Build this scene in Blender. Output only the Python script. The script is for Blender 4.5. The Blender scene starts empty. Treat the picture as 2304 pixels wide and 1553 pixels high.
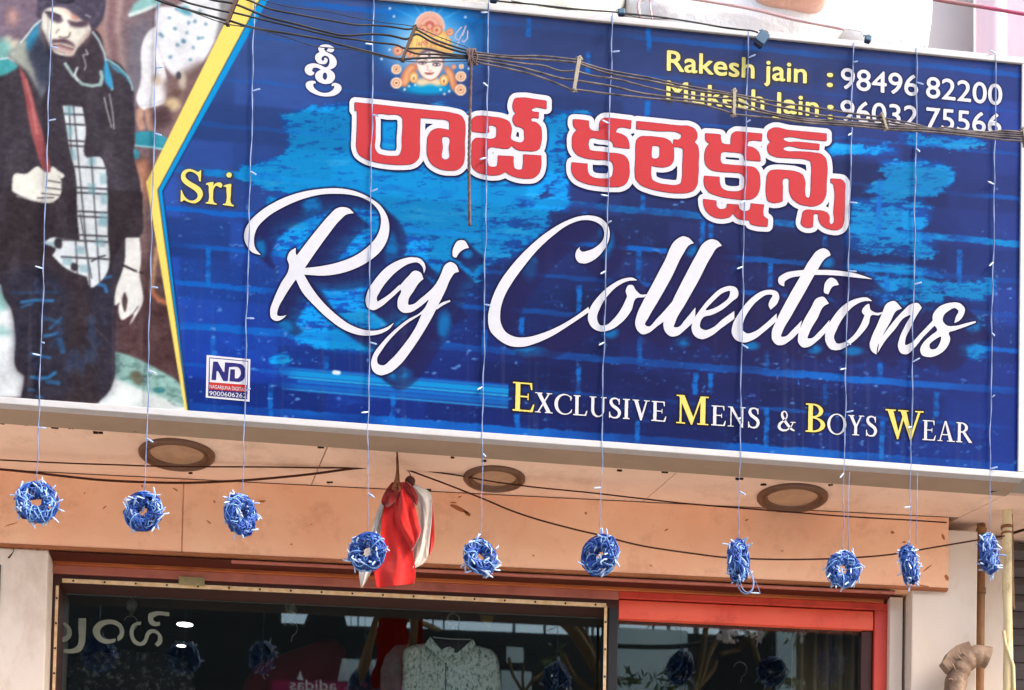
import bpy, bmesh, math, random
import numpy as np
from math import sin, cos, tan, radians, pi, sqrt, atan2
from mathutils import Vector, Matrix
from mathutils.geometry import tessellate_polygon

random.seed(7)
RNG = np.random.RandomState(11)
scene = bpy.context.scene
COL = scene.collection

# ------------------------------------------------------------------ camera
FPX, CX = 4624.0, 1152.0                  # focal length and centre column in photograph pixels (2304 x 1553)
YAW, PITCH, ROLL = radians(4.4), radians(2.5), radians(1.2)
CY = 1019 + .4*FPX - FPX*tan(PITCH)
CAM = np.array([-0.6, -8.0, 1.6])
FW = np.array([sin(YAW)*cos(PITCH), cos(YAW)*cos(PITCH), sin(PITCH)])
_rt = np.array([cos(YAW), -sin(YAW), 0.0]); _up = np.cross(_rt, FW)
RT = _rt*cos(ROLL) + _up*sin(ROLL)
UP = -_rt*sin(ROLL) + _up*cos(ROLL)
cd = bpy.data.cameras.new('camera')
cd.sensor_fit = 'HORIZONTAL'; cd.sensor_width = 36.0; cd.lens = 36.0*FPX/2304
cd.shift_x = (1152-CX)/2304; cd.shift_y = (CY-776.5)/2304
cd.clip_start = .1; cd.clip_end = 500
cam = bpy.data.objects.new('camera', cd); COL.objects.link(cam)
cam.matrix_world = Matrix(((RT[0], UP[0], -FW[0], CAM[0]), (RT[1], UP[1], -FW[1], CAM[1]), (RT[2], UP[2], -FW[2], CAM[2]), (0, 0, 0, 1)))
scene.camera = cam

# ------------------------------------------------------------------ sky, sun, exposure
SUN_TO = Vector((2.0, -1.15, 2.3)).normalized()      # direction towards the sun: high, to the right of the street
SUN_EL = math.asin(SUN_TO.z); SUN_AZ = atan2(SUN_TO.x, SUN_TO.y)
w = bpy.data.worlds.new('World'); scene.world = w; w.use_nodes = True
nt = w.node_tree; nt.nodes.clear()
sk = nt.nodes.new('ShaderNodeTexSky'); sk.sky_type = 'NISHITA'; sk.sun_disc = False
sk.sun_elevation = SUN_EL; sk.sun_rotation = SUN_AZ
sk.air_density = 1.0; sk.dust_density = 5.0; sk.ozone_density = 1.0
bg = nt.nodes.new('ShaderNodeBackground'); bg.inputs['Strength'].default_value = .15
wo = nt.nodes.new('ShaderNodeOutputWorld')
nt.links.new(sk.outputs[0], bg.inputs[0]); nt.links.new(bg.outputs[0], wo.inputs[0])
sl = bpy.data.lights.new('sun', 'SUN'); sl.energy = .9; sl.angle = radians(10.0); sl.color = (1.0, .97, .92)
so = bpy.data.objects.new('sun', sl); COL.objects.link(so)
so.rotation_euler = SUN_TO.to_track_quat('Z', 'Y').to_euler(); so.location = (6, -6, 12)
scene.view_settings.view_transform = 'Standard'; scene.view_settings.look = 'None'
scene.view_settings.exposure = 1.72; scene.view_settings.gamma = 1.0
scene.view_settings.use_curve_mapping = False

# ------------------------------------------------------------------ rays through photograph pixels to real surfaces
def ray(px, py):
    px = np.asarray(px, float)[..., None]; py = np.asarray(py, float)[..., None]
    return FW + RT*(px-CX)/FPX - UP*(py-CY)/FPX
def hitplane(px, py, n, d):
    r = ray(px, py); t = (d - CAM@n)/(r@n)
    return CAM + r*t[..., None]
SA = radians(3.0)                                   # the sign is turned 3 degrees off the facade
SU = np.array([cos(SA), sin(SA), 0.0]); SN = np.array([sin(SA), -cos(SA), 0.0])      # along the sign / out of the sign
P0 = CAM + 8.0*ray(1152., 900.)
def S(px, py, off=0.0): return hitplane(px, py, SN, P0@SN + off)
def F(px, py, y): return hitplane(px, py, np.array([0, 1.0, 0]), y)
def Hz(px, py, z): return hitplane(px, py, np.array([0, 0, 1.0]), z)
def V(a): return Vector((float(a[0]), float(a[1]), float(a[2])))
def U_of(P): return (P - P0)@SU
def SP(u, v, off=0.0):                               # sign coordinates (along, height) to world
    p = P0 + SU*u + SN*off; return np.array([p[0], p[1], v])

# ------------------------------------------------------------------ materials
def lin(c):
    c = np.asarray(c, float)/255.0
    return np.where(c <= .04045, c/12.92, ((c+.055)/1.055)**2.4)
MATS = {}
def mat(name, col, rough=.6, spec=.4, noise=0, nscale=8, col2=None, bump=0, bscale=60, metal=0, stain=None, sscale=2.5, samt=.0, coord='Object', sheen=0, stretch=(1, 1, 1)):
    """col in linear reflectance. noise mixes towards col2; stain adds irregular dirt patches; bump gives fine relief."""
    m = bpy.data.materials.new(name); m.use_nodes = True; t = m.node_tree; N = t.nodes; L = t.links
    b = N['Principled BSDF']; b.inputs['Roughness'].default_value = rough; b.inputs['Specular IOR Level'].default_value = spec
    b.inputs['Metallic'].default_value = metal; b.inputs['Base Color'].default_value = (*col, 1)
    if sheen: b.inputs['Sheen Weight'].default_value = sheen
    tc = N.new('ShaderNodeTexCoord'); mp = N.new('ShaderNodeMapping'); mp.inputs['Scale'].default_value = stretch
    L.new(tc.outputs[coord], mp.inputs[0]); vec = mp.outputs[0]
    out = None
    if noise or col2:
        n = N.new('ShaderNodeTexNoise'); n.inputs['Scale'].default_value = nscale; n.inputs['Detail'].default_value = 6; n.inputs['Roughness'].default_value = .62
        L.new(vec, n.inputs['Vector'])
        r = N.new('ShaderNodeMapRange'); r.inputs[1].default_value = .33; r.inputs[2].default_value = .67
        L.new(n.outputs[0], r.inputs[0])
        mx = N.new('ShaderNodeMix'); mx.data_type = 'RGBA'
        c2 = col2 if col2 is not None else tuple(c*(1-noise) for c in col)
        mx.inputs[6].default_value = (*col, 1); mx.inputs[7].default_value = (*c2, 1)
        L.new(r.outputs[0], mx.inputs[0]); out = mx.outputs[2]
    if stain is not None:
        n = N.new('ShaderNodeTexNoise'); n.inputs['Scale'].default_value = sscale; n.inputs['Detail'].default_value = 9; n.inputs['Roughness'].default_value = .7
        L.new(vec, n.inputs['Vector'])
        r = N.new('ShaderNodeMapRange'); r.inputs[1].default_value = .52; r.inputs[2].default_value = .72; r.inputs[4].default_value = samt
        L.new(n.outputs[0], r.inputs[0])
        mx = N.new('ShaderNodeMix'); mx.data_type = 'RGBA'; mx.inputs[7].default_value = (*stain, 1)
        if out is not None: L.new(out, mx.inputs[6])
        else: mx.inputs[6].default_value = (*col, 1)
        L.new(r.outputs[0], mx.inputs[0]); out = mx.outputs[2]
    if out is not None: L.new(out, b.inputs['Base Color'])
    if bump:
        n = N.new('ShaderNodeTexNoise'); n.inputs['Scale'].default_value = bscale; n.inputs['Detail'].default_value = 5
        L.new(vec, n.inputs['Vector'])
        bp = N.new('ShaderNodeBump'); bp.inputs['Strength'].default_value = bump; bp.inputs['Distance'].default_value = .01
        L.new(n.outputs[0], bp.inputs['Height']); L.new(bp.outputs[0], b.inputs['Normal'])
    MATS[name] = m; return m
def emit(name, col, strength):
    m = bpy.data.materials.new(name); m.use_nodes = True; b = m.node_tree.nodes['Principled BSDF']
    b.inputs['Base Color'].default_value = (*col, 1); b.inputs['Emission Color'].default_value = (*col, 1); b.inputs['Emission Strength'].default_value = strength
    MATS[name] = m; return m
def sr(*c): return tuple(float(x) for x in lin(c))

# ------------------------------------------------------------------ object helpers
def tag(o, label=None, cat=None, group=None, kind=None):
    if label: o['label'] = label
    if cat: o['category'] = cat
    if group: o['group'] = group
    if kind: o['kind'] = kind
    return o
def empty(name, loc, label=None, cat=None, group=None):
    o = bpy.data.objects.new(name, None); COL.objects.link(o); o.location = V(loc); o.empty_display_size = .1
    bpy.context.view_layer.update() if False else None
    return tag(o, label, cat, group)
def wloc(o):
    """world position of an (unrotated) object's origin"""
    if o.parent is None: return o.location.copy()
    return wloc(o.parent) + o.matrix_parent_inverse.translation + o.location
def link_mesh(name, me, m=None, parent=None, smooth=False):
    if m is not None and not me.materials: me.materials.append(MATS[m] if isinstance(m, str) else m)
    if smooth:
        me.polygons.foreach_set('use_smooth', [True]*len(me.polygons))
    o = bpy.data.objects.new(name, me); COL.objects.link(o)
    if parent is not None:
        o.parent = parent
        o.matrix_parent_inverse = Matrix.Translation(-wloc(parent))
    return o
class MB:
    """collects world-space geometry for ONE mesh object"""
    def __init__(s): s.v = []; s.f = []
    def add(s, vs, fs):
        b = len(s.v); s.v += [tuple(float(c) for c in x) for x in vs]; s.f += [tuple(b+i for i in f) for f in fs]
    def box(s, a, b):
        x0, y0, z0 = a; x1, y1, z1 = b
        s.add([(x0, y0, z0), (x1, y0, z0), (x1, y1, z0), (x0, y1, z0), (x0, y0, z1), (x1, y0, z1), (x1, y1, z1), (x0, y1, z1)],
              [(0, 3, 2, 1), (4, 5, 6, 7), (0, 1, 5, 4), (1, 2, 6, 5), (2, 3, 7, 6), (3, 0, 4, 7)])
    def prism(s, ring, ext):
        """closed planar ring of points extruded by vector ext"""
        n = len(ring); ring = [np.asarray(p, float) for p in ring]; ext = np.asarray(ext, float)
        tri = tessellate_polygon([[V(p) for p in ring]])
        vs = ring + [p+ext for p in ring]
        fs = [tuple(t) for t in tri] + [tuple(i+n for i in reversed(t)) for t in tri]
        fs += [(i, i+n, (i+1) % n+n, (i+1) % n) for i in range(n)]
        s.add(vs, fs)
    def tube(s, pts, r, k=6, cap=True, twist=0):
        pts = [np.asarray(p, float) for p in pts]; n = len(pts)
        rr = r if hasattr(r, '__len__') else [r]*n
        t0 = pts[1]-pts[0]; ref = np.array([0, 0, 1.0]) if abs(t0[2]) < .9*np.linalg.norm(t0) else np.array([1.0, 0, 0])
        vs = []; a = None
        for i in range(n):
            t = pts[min(i+1, n-1)]-pts[max(i-1, 0)]; L = np.linalg.norm(t); t = t/L if L > 1e-12 else np.array([0, 0, 1.0])
            if a is None: a = np.cross(t, ref)
            a = a - t*(a@t); a /= np.linalg.norm(a); b = np.cross(t, a)
            for j in range(k):
                q = 2*pi*j/k + twist*i
                vs.append(pts[i] + (a*cos(q)+b*sin(q))*rr[i])
        fs = [(i*k+j, i*k+(j+1) % k, (i+1)*k+(j+1) % k, (i+1)*k+j) for i in range(n-1) for j in range(k)]
        if cap: fs += [tuple(range(k-1, -1, -1)), tuple((n-1)*k+j for j in range(k))]
        s.add(vs, fs)
    def grid(s, P):
        """P: rows x cols x 3"""
        P = np.asarray(P, float); R, C = P.shape[:2]
        s.add(P.reshape(-1, 3), [(i*C+j, i*C+j+1, (i+1)*C+j+1, (i+1)*C+j) for i in range(R-1) for j in range(C-1)])
    def mesh(s, name):
        me = bpy.data.meshes.new(name); me.from_pydata(s.v, [], s.f); me.update(); return me
    def build(s, name, m, parent=None, smooth=False, bevel=0, solid=0):
        me = s.mesh(name); 
        bm = bmesh.new(); bm.from_mesh(me)
        if not solid: bmesh.ops.recalc_face_normals(bm, faces=bm.faces)
        bm.to_mesh(me); bm.free()
        o = link_mesh(name, me, m, parent, smooth)
        if solid: 
            md = o.modifiers.new('thickness', 'SOLIDIFY'); md.thickness = solid; md.offset = 0
        if bevel:
            md = o.modifiers.new('bevel', 'BEVEL'); md.width = bevel; md.segments = 2; md.limit_method = 'ANGLE'
        return o
def copyobj(o, parent=None, loc=None):
    c = o.copy(); COL.objects.link(c)
    if parent is not None:
        c.parent = parent; c.matrix_parent_inverse = Matrix.Translation(-wloc(parent))
    if loc is not None: c.location = V(loc)
    return c
def spline(pts, n=8, closed=False):
    """Catmull-Rom through points"""
    P = [np.asarray(p, float) for p in pts]; m = len(P); out = []
    rng = range(m) if closed else range(m-1)
    for i in rng:
        if closed: a, b, c, d = P[i-1], P[i], P[(i+1) % m], P[(i+2) % m]
        else: a, b, c, d = P[max(i-1, 0)], P[i], P[i+1], P[min(i+2, m-1)]
        for k in range(n):
            t = k/n
            out.append(.5*((2*b)+(c-a)*t+(2*a-5*b+4*c-d)*t*t+(3*b-a-3*c+d)*t**3))
    if not closed: out.append(P[-1])
    return out

# ------------------------------------------------------------------ flat print: outlines -> coverage -> clean meshes
def outline(s, org=(0, 0), sc=1.0, n=5):
    """'x,y x,y! ...' ('!' marks a corner) -> dense closed outline"""
    pts = []; cor = []
    for t in s.split():
        c = t.endswith('!'); x, y = t.rstrip('!').split(',')
        pts.append((org[0]+float(x)*sc, org[1]+float(y)*sc)); cor.append(c)
    P = [np.array(p) for p in pts]; m = len(P); out = []
    for i in range(m):
        b, c = P[i], P[(i+1) % m]
        a = P[i-1] if not cor[i] else b; d = P[(i+2) % m] if not cor[(i+1) % m] else c
        L = np.linalg.norm(c-b)
        # centripetal-ish tangents keep long straight runs straight
        def tang(p, q, r):
            l1 = np.linalg.norm(q-p)+1e-6; l2 = np.linalg.norm(r-q)+1e-6
            return ((q-p)/l1*l2 + (r-q)/l2*l1)/(l1+l2)
        tb = tang(a, b, c)*L if not cor[i] else (c-b)
        tcn = tang(b, c, d)*L if not cor[(i+1) % m] else (c-b)
        k = max(2, min(12, int(L/2.5)+1))
        for q in range(k):
            t = q/k; h = (2*t**3-3*t*t+1, t**3-2*t*t+t, -2*t**3+3*t*t, t**3-t*t)
            out.append(h[0]*b+h[1]*tb+h[2]*c+h[3]*tcn)
    return np.array(out)
def coverage(shapes, x0, y0, nx, ny, res=1.0, ss=3):
    """shapes: list of lists of rings (first outer, rest holes, even-odd); returns node-centred coverage in 0..1"""
    H, W = ny*ss, nx*ss; acc = np.zeros((H, W), bool)
    for rings in shapes:
        A = []; B = []
        for r in rings:
            q = (np.asarray(r)-(x0, y0))/res*ss + ss/2.0
            A.append(q); B.append(np.roll(q, -1, 0))
        A = np.concatenate(A); B = np.concatenate(B)
        ylo, yhi = max(0, int(A[:, 1].min())), min(H-1, int(A[:, 1].max())+1)
        for yy in range(ylo, yhi+1):
            yc = yy+.5
            m = (A[:, 1] <= yc) != (B[:, 1] <= yc)
            if not m.any(): continue
            a, b = A[m], B[m]
            xs = np.sort(a[:, 0]+(yc-a[:, 1])/(b[:, 1]-a[:, 1])*(b[:, 0]-a[:, 0]))
            for i in range(0, len(xs)-1, 2):
                p = max(0, int(round(xs[i]))); q = min(W, int(round(xs[i+1])))
                if q > p: acc[yy, p:q] = True
    return acc.reshape(ny, ss, nx, ss).mean((1, 3)).astype(np.float32)
def blur(a, s):
    if s <= 0: return a
    r = max(1, int(3*s)); k = np.exp(-.5*(np.arange(-r, r+1)/s)**2); k /= k.sum()
    for ax in (0, 1):
        p = [(0, 0)]*a.ndim; p[ax] = (r, r); q = np.pad(a, p, mode='edge'); o = np.zeros_like(a)
        n = a.shape[ax]
        for i, kv in enumerate(k):
            o += kv*(q[i:i+n] if ax == 0 else q[:, i:i+n])
        a = o
    return a
def dilate(a, r):
    """grey dilation by a disc of radius r cells"""
    o = a.copy(); n = int(math.ceil(r)); q = np.pad(a, n+1)
    h, w_ = a.shape
    for dy in range(-n-1, n+2):
        for dx in range(-n-1, n+2):
            d = sqrt(dx*dx+dy*dy)
            if d > r+.999 or max(abs(dx), abs(dy)) > n+1: continue
            wgt = min(1.0, r+1-d)
            o = np.maximum(o, q[n+1+dy:n+1+dy+h, n+1+dx:n+1+dx+w_]*wgt)
    return o
def field_mesh(f, x0, y0, res, iso=.5):
    """filled marching squares; returns pixel-space verts and faces"""
    vs = []; fs = []
    ins = f >= iso
    full = ins[:-1, :-1] & ins[1:, :-1] & ins[:-1, 1:] & ins[1:, 1:]
    anyi = ins[:-1, :-1] | ins[1:, :-1] | ins[:-1, 1:] | ins[1:, 1:]
    for j in range(full.shape[0]):
        row = full[j]
        if row.any():
            d = np.diff(np.concatenate(([0], row.astype(np.int8), [0])))
            for a, b in zip(np.where(d == 1)[0], np.where(d == -1)[0]):
                k = len(vs); vs += [(a, j), (b, j), (b, j+1), (a, j+1)]; fs.append((k, k+1, k+2, k+3))
        for i in np.where(anyi[j] & ~row)[0]:
            c = [(i, j), (i+1, j), (i+1, j+1), (i, j+1)]; v = [f[q[1], q[0]] for q in c]; poly = []
            for e in range(4):
                a, b = c[e], c[(e+1) % 4]; va, vb = v[e], v[(e+1) % 4]
                if va >= iso: poly.append(a)
                if (va >= iso) != (vb >= iso):
                    t = (iso-va)/(vb-va); poly.append((a[0]+(b[0]-a[0])*t, a[1]+(b[1]-a[1])*t))
            if len(poly) >= 3:
                k = len(vs); vs += poly; fs.append(tuple(range(k, k+len(poly))))
    if not vs: return np.zeros((0, 2)), []
    return np.array(vs, float)*res+(x0, y0), fs
def print_mesh(name, f, x0, y0, res, off, m, parent, iso=.5, plane=None):
    v, fs = field_mesh(f, x0, y0, res, iso)
    P = S(v[:, 0], v[:, 1], off) if plane is None else plane(v[:, 0], v[:, 1])
    me = bpy.data.meshes.new(name); me.from_pydata([tuple(p) for p in P], [], [tuple(reversed(q)) for q in fs]); me.update()
    return link_mesh(name, me, m, parent)
# ================================================================== GROUND AND BUILDING
ZB_, ZT_ = float(S(1200., 983.)[2]), float(S(1700., 86.)[2])
ZSOF = ZB_ - .027 + .008                      # soffit just above the underside of the sign box
YB = .40                                      # front of the peach beam
YF, YG = YB+.16, YB+.29                      # timber of the shop front, glass
ZBB = float(F(900., 1265., YB)[2])                                   # underside of the beam
mat('cement_road', (.50, .46, .41), .9, .2, .25, 3, bump=.3, bscale=120)
mat('paving', (.52, .47, .41), .85, .2, .25, 2, bump=.2, bscale=60)
mat('earth', (.42, .36, .29), .95, .1, .3, .4)
mat('peach_paint', sr(248, 200, 164), .7, .25, col2=sr(242, 184, 148), nscale=3.2, stain=sr(176, 106, 70), sscale=5, samt=.42, bump=.10, bscale=40)
mat('soffit_paint', sr(236, 206, 186), .75, .2, col2=sr(226, 192, 170), nscale=2.4, stain=sr(176, 138, 110), sscale=4, samt=.5, bump=.05, bscale=50)
mat('cream_paint', sr(226, 214, 202), .7, .25, col2=sr(216, 200, 184), nscale=2.0, stain=sr(168, 140, 114), sscale=3.0, samt=.5, bump=.06, bscale=45, stretch=(1, 1, .6))
mat('upper_wall', sr(222, 214, 210), .8, .2, .10, 2)
mat('concrete', (.36, .33, .30), .9, .2, .2, 3, bump=.2, bscale=30)
mat('dirt', sr(60, 38, 28), .95, .1)
mat('dark_slot', (.008, .007, .006), .9, .1)
mat('rust_edge', sr(168, 106, 72), .85, .2, .3, 9)
mat('brown_pipe', sr(158, 116, 76), .55, .35, col2=sr(112, 66, 32), nscale=7, stain=sr(50, 28, 18), sscale=6, samt=.8, stretch=(1, 1, .35))
mat('yellow_pole', sr(226, 214, 176), .6, .3, col2=sr(206, 184, 132), nscale=5, stain=sr(112, 70, 38), sscale=11, samt=.85, stretch=(1, 1, .4), bump=.15, bscale=40)
mat('shutter', sr(78, 70, 70), .55, .4, .2, 6)
mat('bent_pipe', sr(150, 126, 106), .7, .25, col2=sr(112, 88, 72), nscale=11, stain=sr(64, 46, 36), sscale=9, samt=.75, bump=1.0, bscale=26)
mat('downlight_rim', sr(108, 74, 54), .45, .45, .2, 12)
mat('downlight_lens', sr(184, 150, 122), .3, .5, .18, 14, stain=sr(120, 88, 66), sscale=9, samt=.5)

def sheet(name, x0, x1, y0, y1, z, m, kind='structure'):
    mb = MB(); mb.add([(x0, y0, z), (x1, y0, z), (x1, y1, z), (x0, y1, z)], [(0, 1, 2, 3)]); o = mb.build(name, m); o['kind'] = kind; return o
sheet('ground', -220, 220, -220, 220, 0, 'earth')
sheet('road', -220, 220, -8.6, -2.6, .004, 'cement_road')
mb = MB(); mb.box((-220, -2.6, -.2), (220, -.9, .14)); o = mb.build('pavement', 'paving'); o['kind'] = 'structure'
mb = MB(); mb.box((-220, -11.0, -.2), (220, -8.6, .14)); o = mb.build('pavement', 'paving'); o['kind'] = 'structure'

def SOF(px, py): return Hz(float(px), float(py), ZSOF)
bld = empty('shop_building', (0, YB, 0), 'shop front building with peach beam, cream pillars and soffit under the sign', 'building')
XL, XR = -4.2, 2.9
xe = float(F(2134., 1250., YB)[0])            # right end of the beam
xj = float(F(411., 1160., YB)[0])
# beam in panels, 3 mm open joints
bm_ = MB(); bm_.box((XL, YB+.008, ZBB+.004), (xe-.004, YF+.10, ZSOF-.002)); beam = bm_.build('beam', 'peach_paint', bld)
for a, b in ((XL, xj-.002), (xj+.002, xe)):
    m_ = MB(); m_.box((a, YB, ZBB), (b, YB+.0075, ZSOF-.004)); m_.build('beam_panel', 'peach_paint', beam, bevel=.002)
m_ = MB(); m_.box((XL, YB-.003, ZBB-.010), (xe, YB+.02, ZBB-.0005)); m_.build('edge_trim', 'rust_edge', beam)
for k in range(16):                           # small chips and scuffs standing proud of the paint
    pass
mat('under_board', sr(84, 32, 20), .6, .25, .35, 5, stain=sr(40, 14, 10), sscale=7, samt=.8, stretch=(.3, 1, 1.5))
# soffit panels split by slanting joints
def soffit_line(p, q):
    A, B_ = SOF(*p), SOF(*q); t = (B_-A)/(B_[1]-A[1]); return lambda y: A+t*(y-A[1])
J = [soffit_line((735, 1010), (703, 1085)), soffit_line((1512, 1073), (1440, 1135)), soffit_line((2250, 1120), (2134, 1177))]
def yfront(x):                                # back plane of the sign box
    Q = P0 + SN*(-.186); return Q[1] + (x-Q[0])*tan(SA)
xs = [(lambda y: np.array([XL, y, ZSOF]))] + J + [(lambda y: np.array([XR+1, y, ZSOF]))]
for i in range(len(xs)-1):
    L_, R_ = xs[i], xs[i+1]; g0 = 0 if i == 0 else .0022; g1 = 0 if i == len(xs)-2 else .0022
    def at(fn, y, g): p = fn(y); return np.array([p[0]+g, y, ZSOF])
    ya, yb = yfront(float(L_(.05)[0])), yfront(float(R_(.05)[0]))
    back = YF+.1 if i < 3 else YF+.4
    bk = YB+.004
    ring = [at(L_, ya, g0), at(R_, yb, -g1), at(R_, bk if i < 3 else back, -g1), at(L_, bk if i < 3 else back, g0)]
    m_ = MB(); m_.prism(ring, (0, 0, .012)); m_.build('soffit_panel', 'soffit_paint', bld)
m_ = MB(); m_.box((XL, -.02, ZSOF+.0125), (XR+1, YF+.9, 6.12)); m_.build('canopy_slab', 'concrete', bld)
m_ = MB(); m_.box((XL, 1.25, 6.12), (XR+3, 1.4, 10.5)); m_.build('upper_wall', 'upper_wall', bld)
# dirt and cobweb clumps along the soffit edges
m_ = MB()
for (x, y, s_) in ((4, 951, 5), (55, 953, 6), (124, 961, 6), (160, 962, 4), (222, 972, 9), (302, 967, 5), (720, 1005, 7), (1018, 1028, 4), (1092, 1036, 8), (1396, 1057, 7), (1494, 1060, 8), (1660, 1076, 8), (1720, 1089, 6), (1870, 1090, 4), (2232, 1103, 9), (742, 1084, 5), (965, 1101, 5), (1424, 1132, 5), (1437, 1135, 9), (1464, 1136, 6), (1675, 1148, 5), (427, 1063, 5), (2110, 1174, 6)):
    c = SOF(x, y)
    for q in range(3):
        d = np.array([RNG.uniform(-1, 1)*s_*.0016, RNG.uniform(-.5, .5)*s_*.001, 0]); w_ = s_*.0009
        m_.box(c+d-(w_*RNG.uniform(.6, 1.6), w_*.6, .006), c+d+(w_*RNG.uniform(.6, 1.6), w_*.6, .0))
o = m_.build('dirt_clumps', 'dirt', bld); o['kind'] = 'stuff'
# paint scars on the beam (raised flakes and scratches, geometry-thin)
mat('scar', sr(184, 112, 70), .8, .2, .3, 30)
m_ = MB()
def scar(px, py, L, w_, ang):
    c = F(float(px), float(py), YB-.0006); a = radians(ang); u = np.array([cos(a), 0, -sin(a)])*L*.00085; v = np.array([sin(a), 0, cos(a)])*w_*.00085
    k = 9; ring = []
    for i in range(k):
        t = 2*pi*i/k; rr = RNG.uniform(.6, 1.15); ring.append(c+u*cos(t)*rr+v*sin(t)*rr)
    m_.prism(ring, (0, .0016, 0))
for q in ((1035, 1146, 52, 14, 22), (1020, 1131, 20, 5, 5), (1035, 1118, 14, 5, -20), (1050, 1155, 22, 9, 30), (1500, 1192, 14, 4, -35), (236, 1141, 16, 3, -45), (482, 1128, 10, 5, 60), (470, 1175, 14, 4, 35), (590, 1128, 22, 6, -8), (1465, 1273, 8, 3, 30), (1318, 1155, 8, 8, 50), (25, 1180, 40, 3, -20), (320, 1094, 6, 6, 0), (395, 1102, 16, 4, 30), (1680, 1170, 10, 5, -25), (2008, 1198, 12, 8, 30), (2122, 1208, 20, 8, 60), (2085, 1280, 36, 4, -40), (2035, 1220, 10, 5, -10), (190, 1110, 5, 5, 0), (560, 1175, 8, 4, 40), (655, 1225, 6, 5, 10), (1200, 1250, 7, 4, 20), (1760, 1240, 9, 3, -30), (700, 1180, 6, 3, 20), (2130, 1300, 12, 20, 0), (2075, 1318, 50, 4, 4)):
    scar(*q)
o = m_.build('paint_scar', 'scar', beam); o['kind'] = 'stuff'
# pillars
def px_x(px, py, y): return float(F(float(px), float(py), y)[0])
xpl = px_x(104, 1390, YB+.02)
m_ = MB(); m_.box((XL, YB+.02, 0), (xpl, YF+.5, ZBB-.0105)); m_.build('pillar', 'cream_paint', bld, bevel=.006)
# ragged plaster lip at the head of the left pillar and a crack
m_ = MB()
for i in range(34):
    x = RNG.uniform(-5, 108); y = 1222+x*.045+RNG.uniform(0, 9); c = F(x, y, YB+.017); w_ = RNG.uniform(.004, .014)
    m_.box(c-(w_, 0, RNG.uniform(.002, .006)), c+(w_, .01, .004))
m_.build('plaster_lip', 'rust_edge', bld)['kind'] = 'stuff'
m_ = MB(); m_.tube([F(x, y, YB+.019) for x, y in ((22, 1222), (29, 1231), (31, 1240), (25, 1249), (19, 1256))], [.002, .003, .001, .003, .004], 4); m_.build('crack', 'dirt', bld)
m_ = MB(); m_.box(F(-30., 1390., YB+.012), F(2., 1272., YB+.019)); m_.build('dark_plate', 'dark_slot', bld)
YS = YB+.11
x0, x1, x2, x3, x4 = px_x(2002, 1420, YS), px_x(2031, 1420, YS), px_x(2038, 1420, YS), px_x(2051, 1420, YB+.025), px_x(2198, 1420, YB+.025)
XPR = x0
m_ = MB(); m_.box((x0, YS, 0), (x1, YF+.5, ZBB-.0105)); m_.build('pillar_strip', 'cream_paint', bld, bevel=.003)
m_ = MB(); m_.box((x1+.0005, YS+.06, 0), (x2-.0005, YF+.5, ZBB-.0108)); m_.build('pillar_slot', 'dark_slot', bld)
m_ = MB(); m_.box((x2, YS-.01, 0), (x3+.0, YF+.49, ZBB-.0105)); m_.build('pillar_strip', 'cream_paint', bld, bevel=.003)
zpc = float(F(2160., 1193., YB+.025)[2])
m_ = MB(); m_.box((x3+.0005, YB+.025, 0), (x4, YF+.48, zpc)); m_.build('pillar', 'cream_paint', bld, bevel=.006)
x5, x6 = px_x(2218, 1420, YB+.16), px_x(2262, 1420, YB+.16)
m_ = MB(); m_.box((x4+.001, YB+.16, 0), (x6, YF+.47, zpc+.02)); m_.build('pillar', 'cream_paint', bld, bevel=.004)
# neighbouring bay on the right: white fascia end, dark shutter
mat('white_fascia', sr(226, 224, 226), .6, .3, .08, 5, stain=sr(196, 150, 92), sscale=5, samt=.6)
zf0, zf1 = float(F(2275., 1107., .17)[2]), float(F(2275., 1040., .17)[2])
nb = empty('neighbour_shop', (px_x(2275, 1200, .17), .17, 0), 'dark steel shutter and white fascia end of the next shop at right', 'building')
m_ = MB(); m_.box((px_x(2236, 1107, .17), .17, zf0), (6.5, .30, zf1)); m_.build('fascia', 'white_fascia', nb, bevel=.003)
mat('brown_wall', sr(128, 96, 80), .8, .2, .25, 4, stain=sr(70, 46, 36), sscale=4, samt=.6)
m_ = MB(); m_.box((px_x(2196, 1150, YB+.30), YB+.30, zpc-.02), (6.5, YB+.6, zf0+.05)); m_.build('lintel_wall', 'brown_wall', nb)
zs1 = float(F(2290., 1222., YB+.22)[2]); xs0 = px_x(2272, 1400, YB+.22)
for k in range(60):
    za = zs1 - .075*(k+1); zb_ = zs1-.075*k-.004
    if za < 0: break
    m_ = MB(); ring = [np.array([xs0, YB+.22, za]), np.array([xs0, YB+.205, (za+zb_)/2]), np.array([xs0, YB+.22, zb_]), np.array([xs0, YB+.24, zb_]), np.array([xs0, YB+.24, za])]
    m_.prism(ring, (3.2, 0, 0)); m_.build('shutter_slat', 'shutter', nb)
m_ = MB(); m_.tube([F(x, y, YB-.05) for x, y in ((2304, 1192), (2262, 1205), (2255, 1212))], .006, 6); m_.build('bracket', 'dirt', nb)

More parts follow.
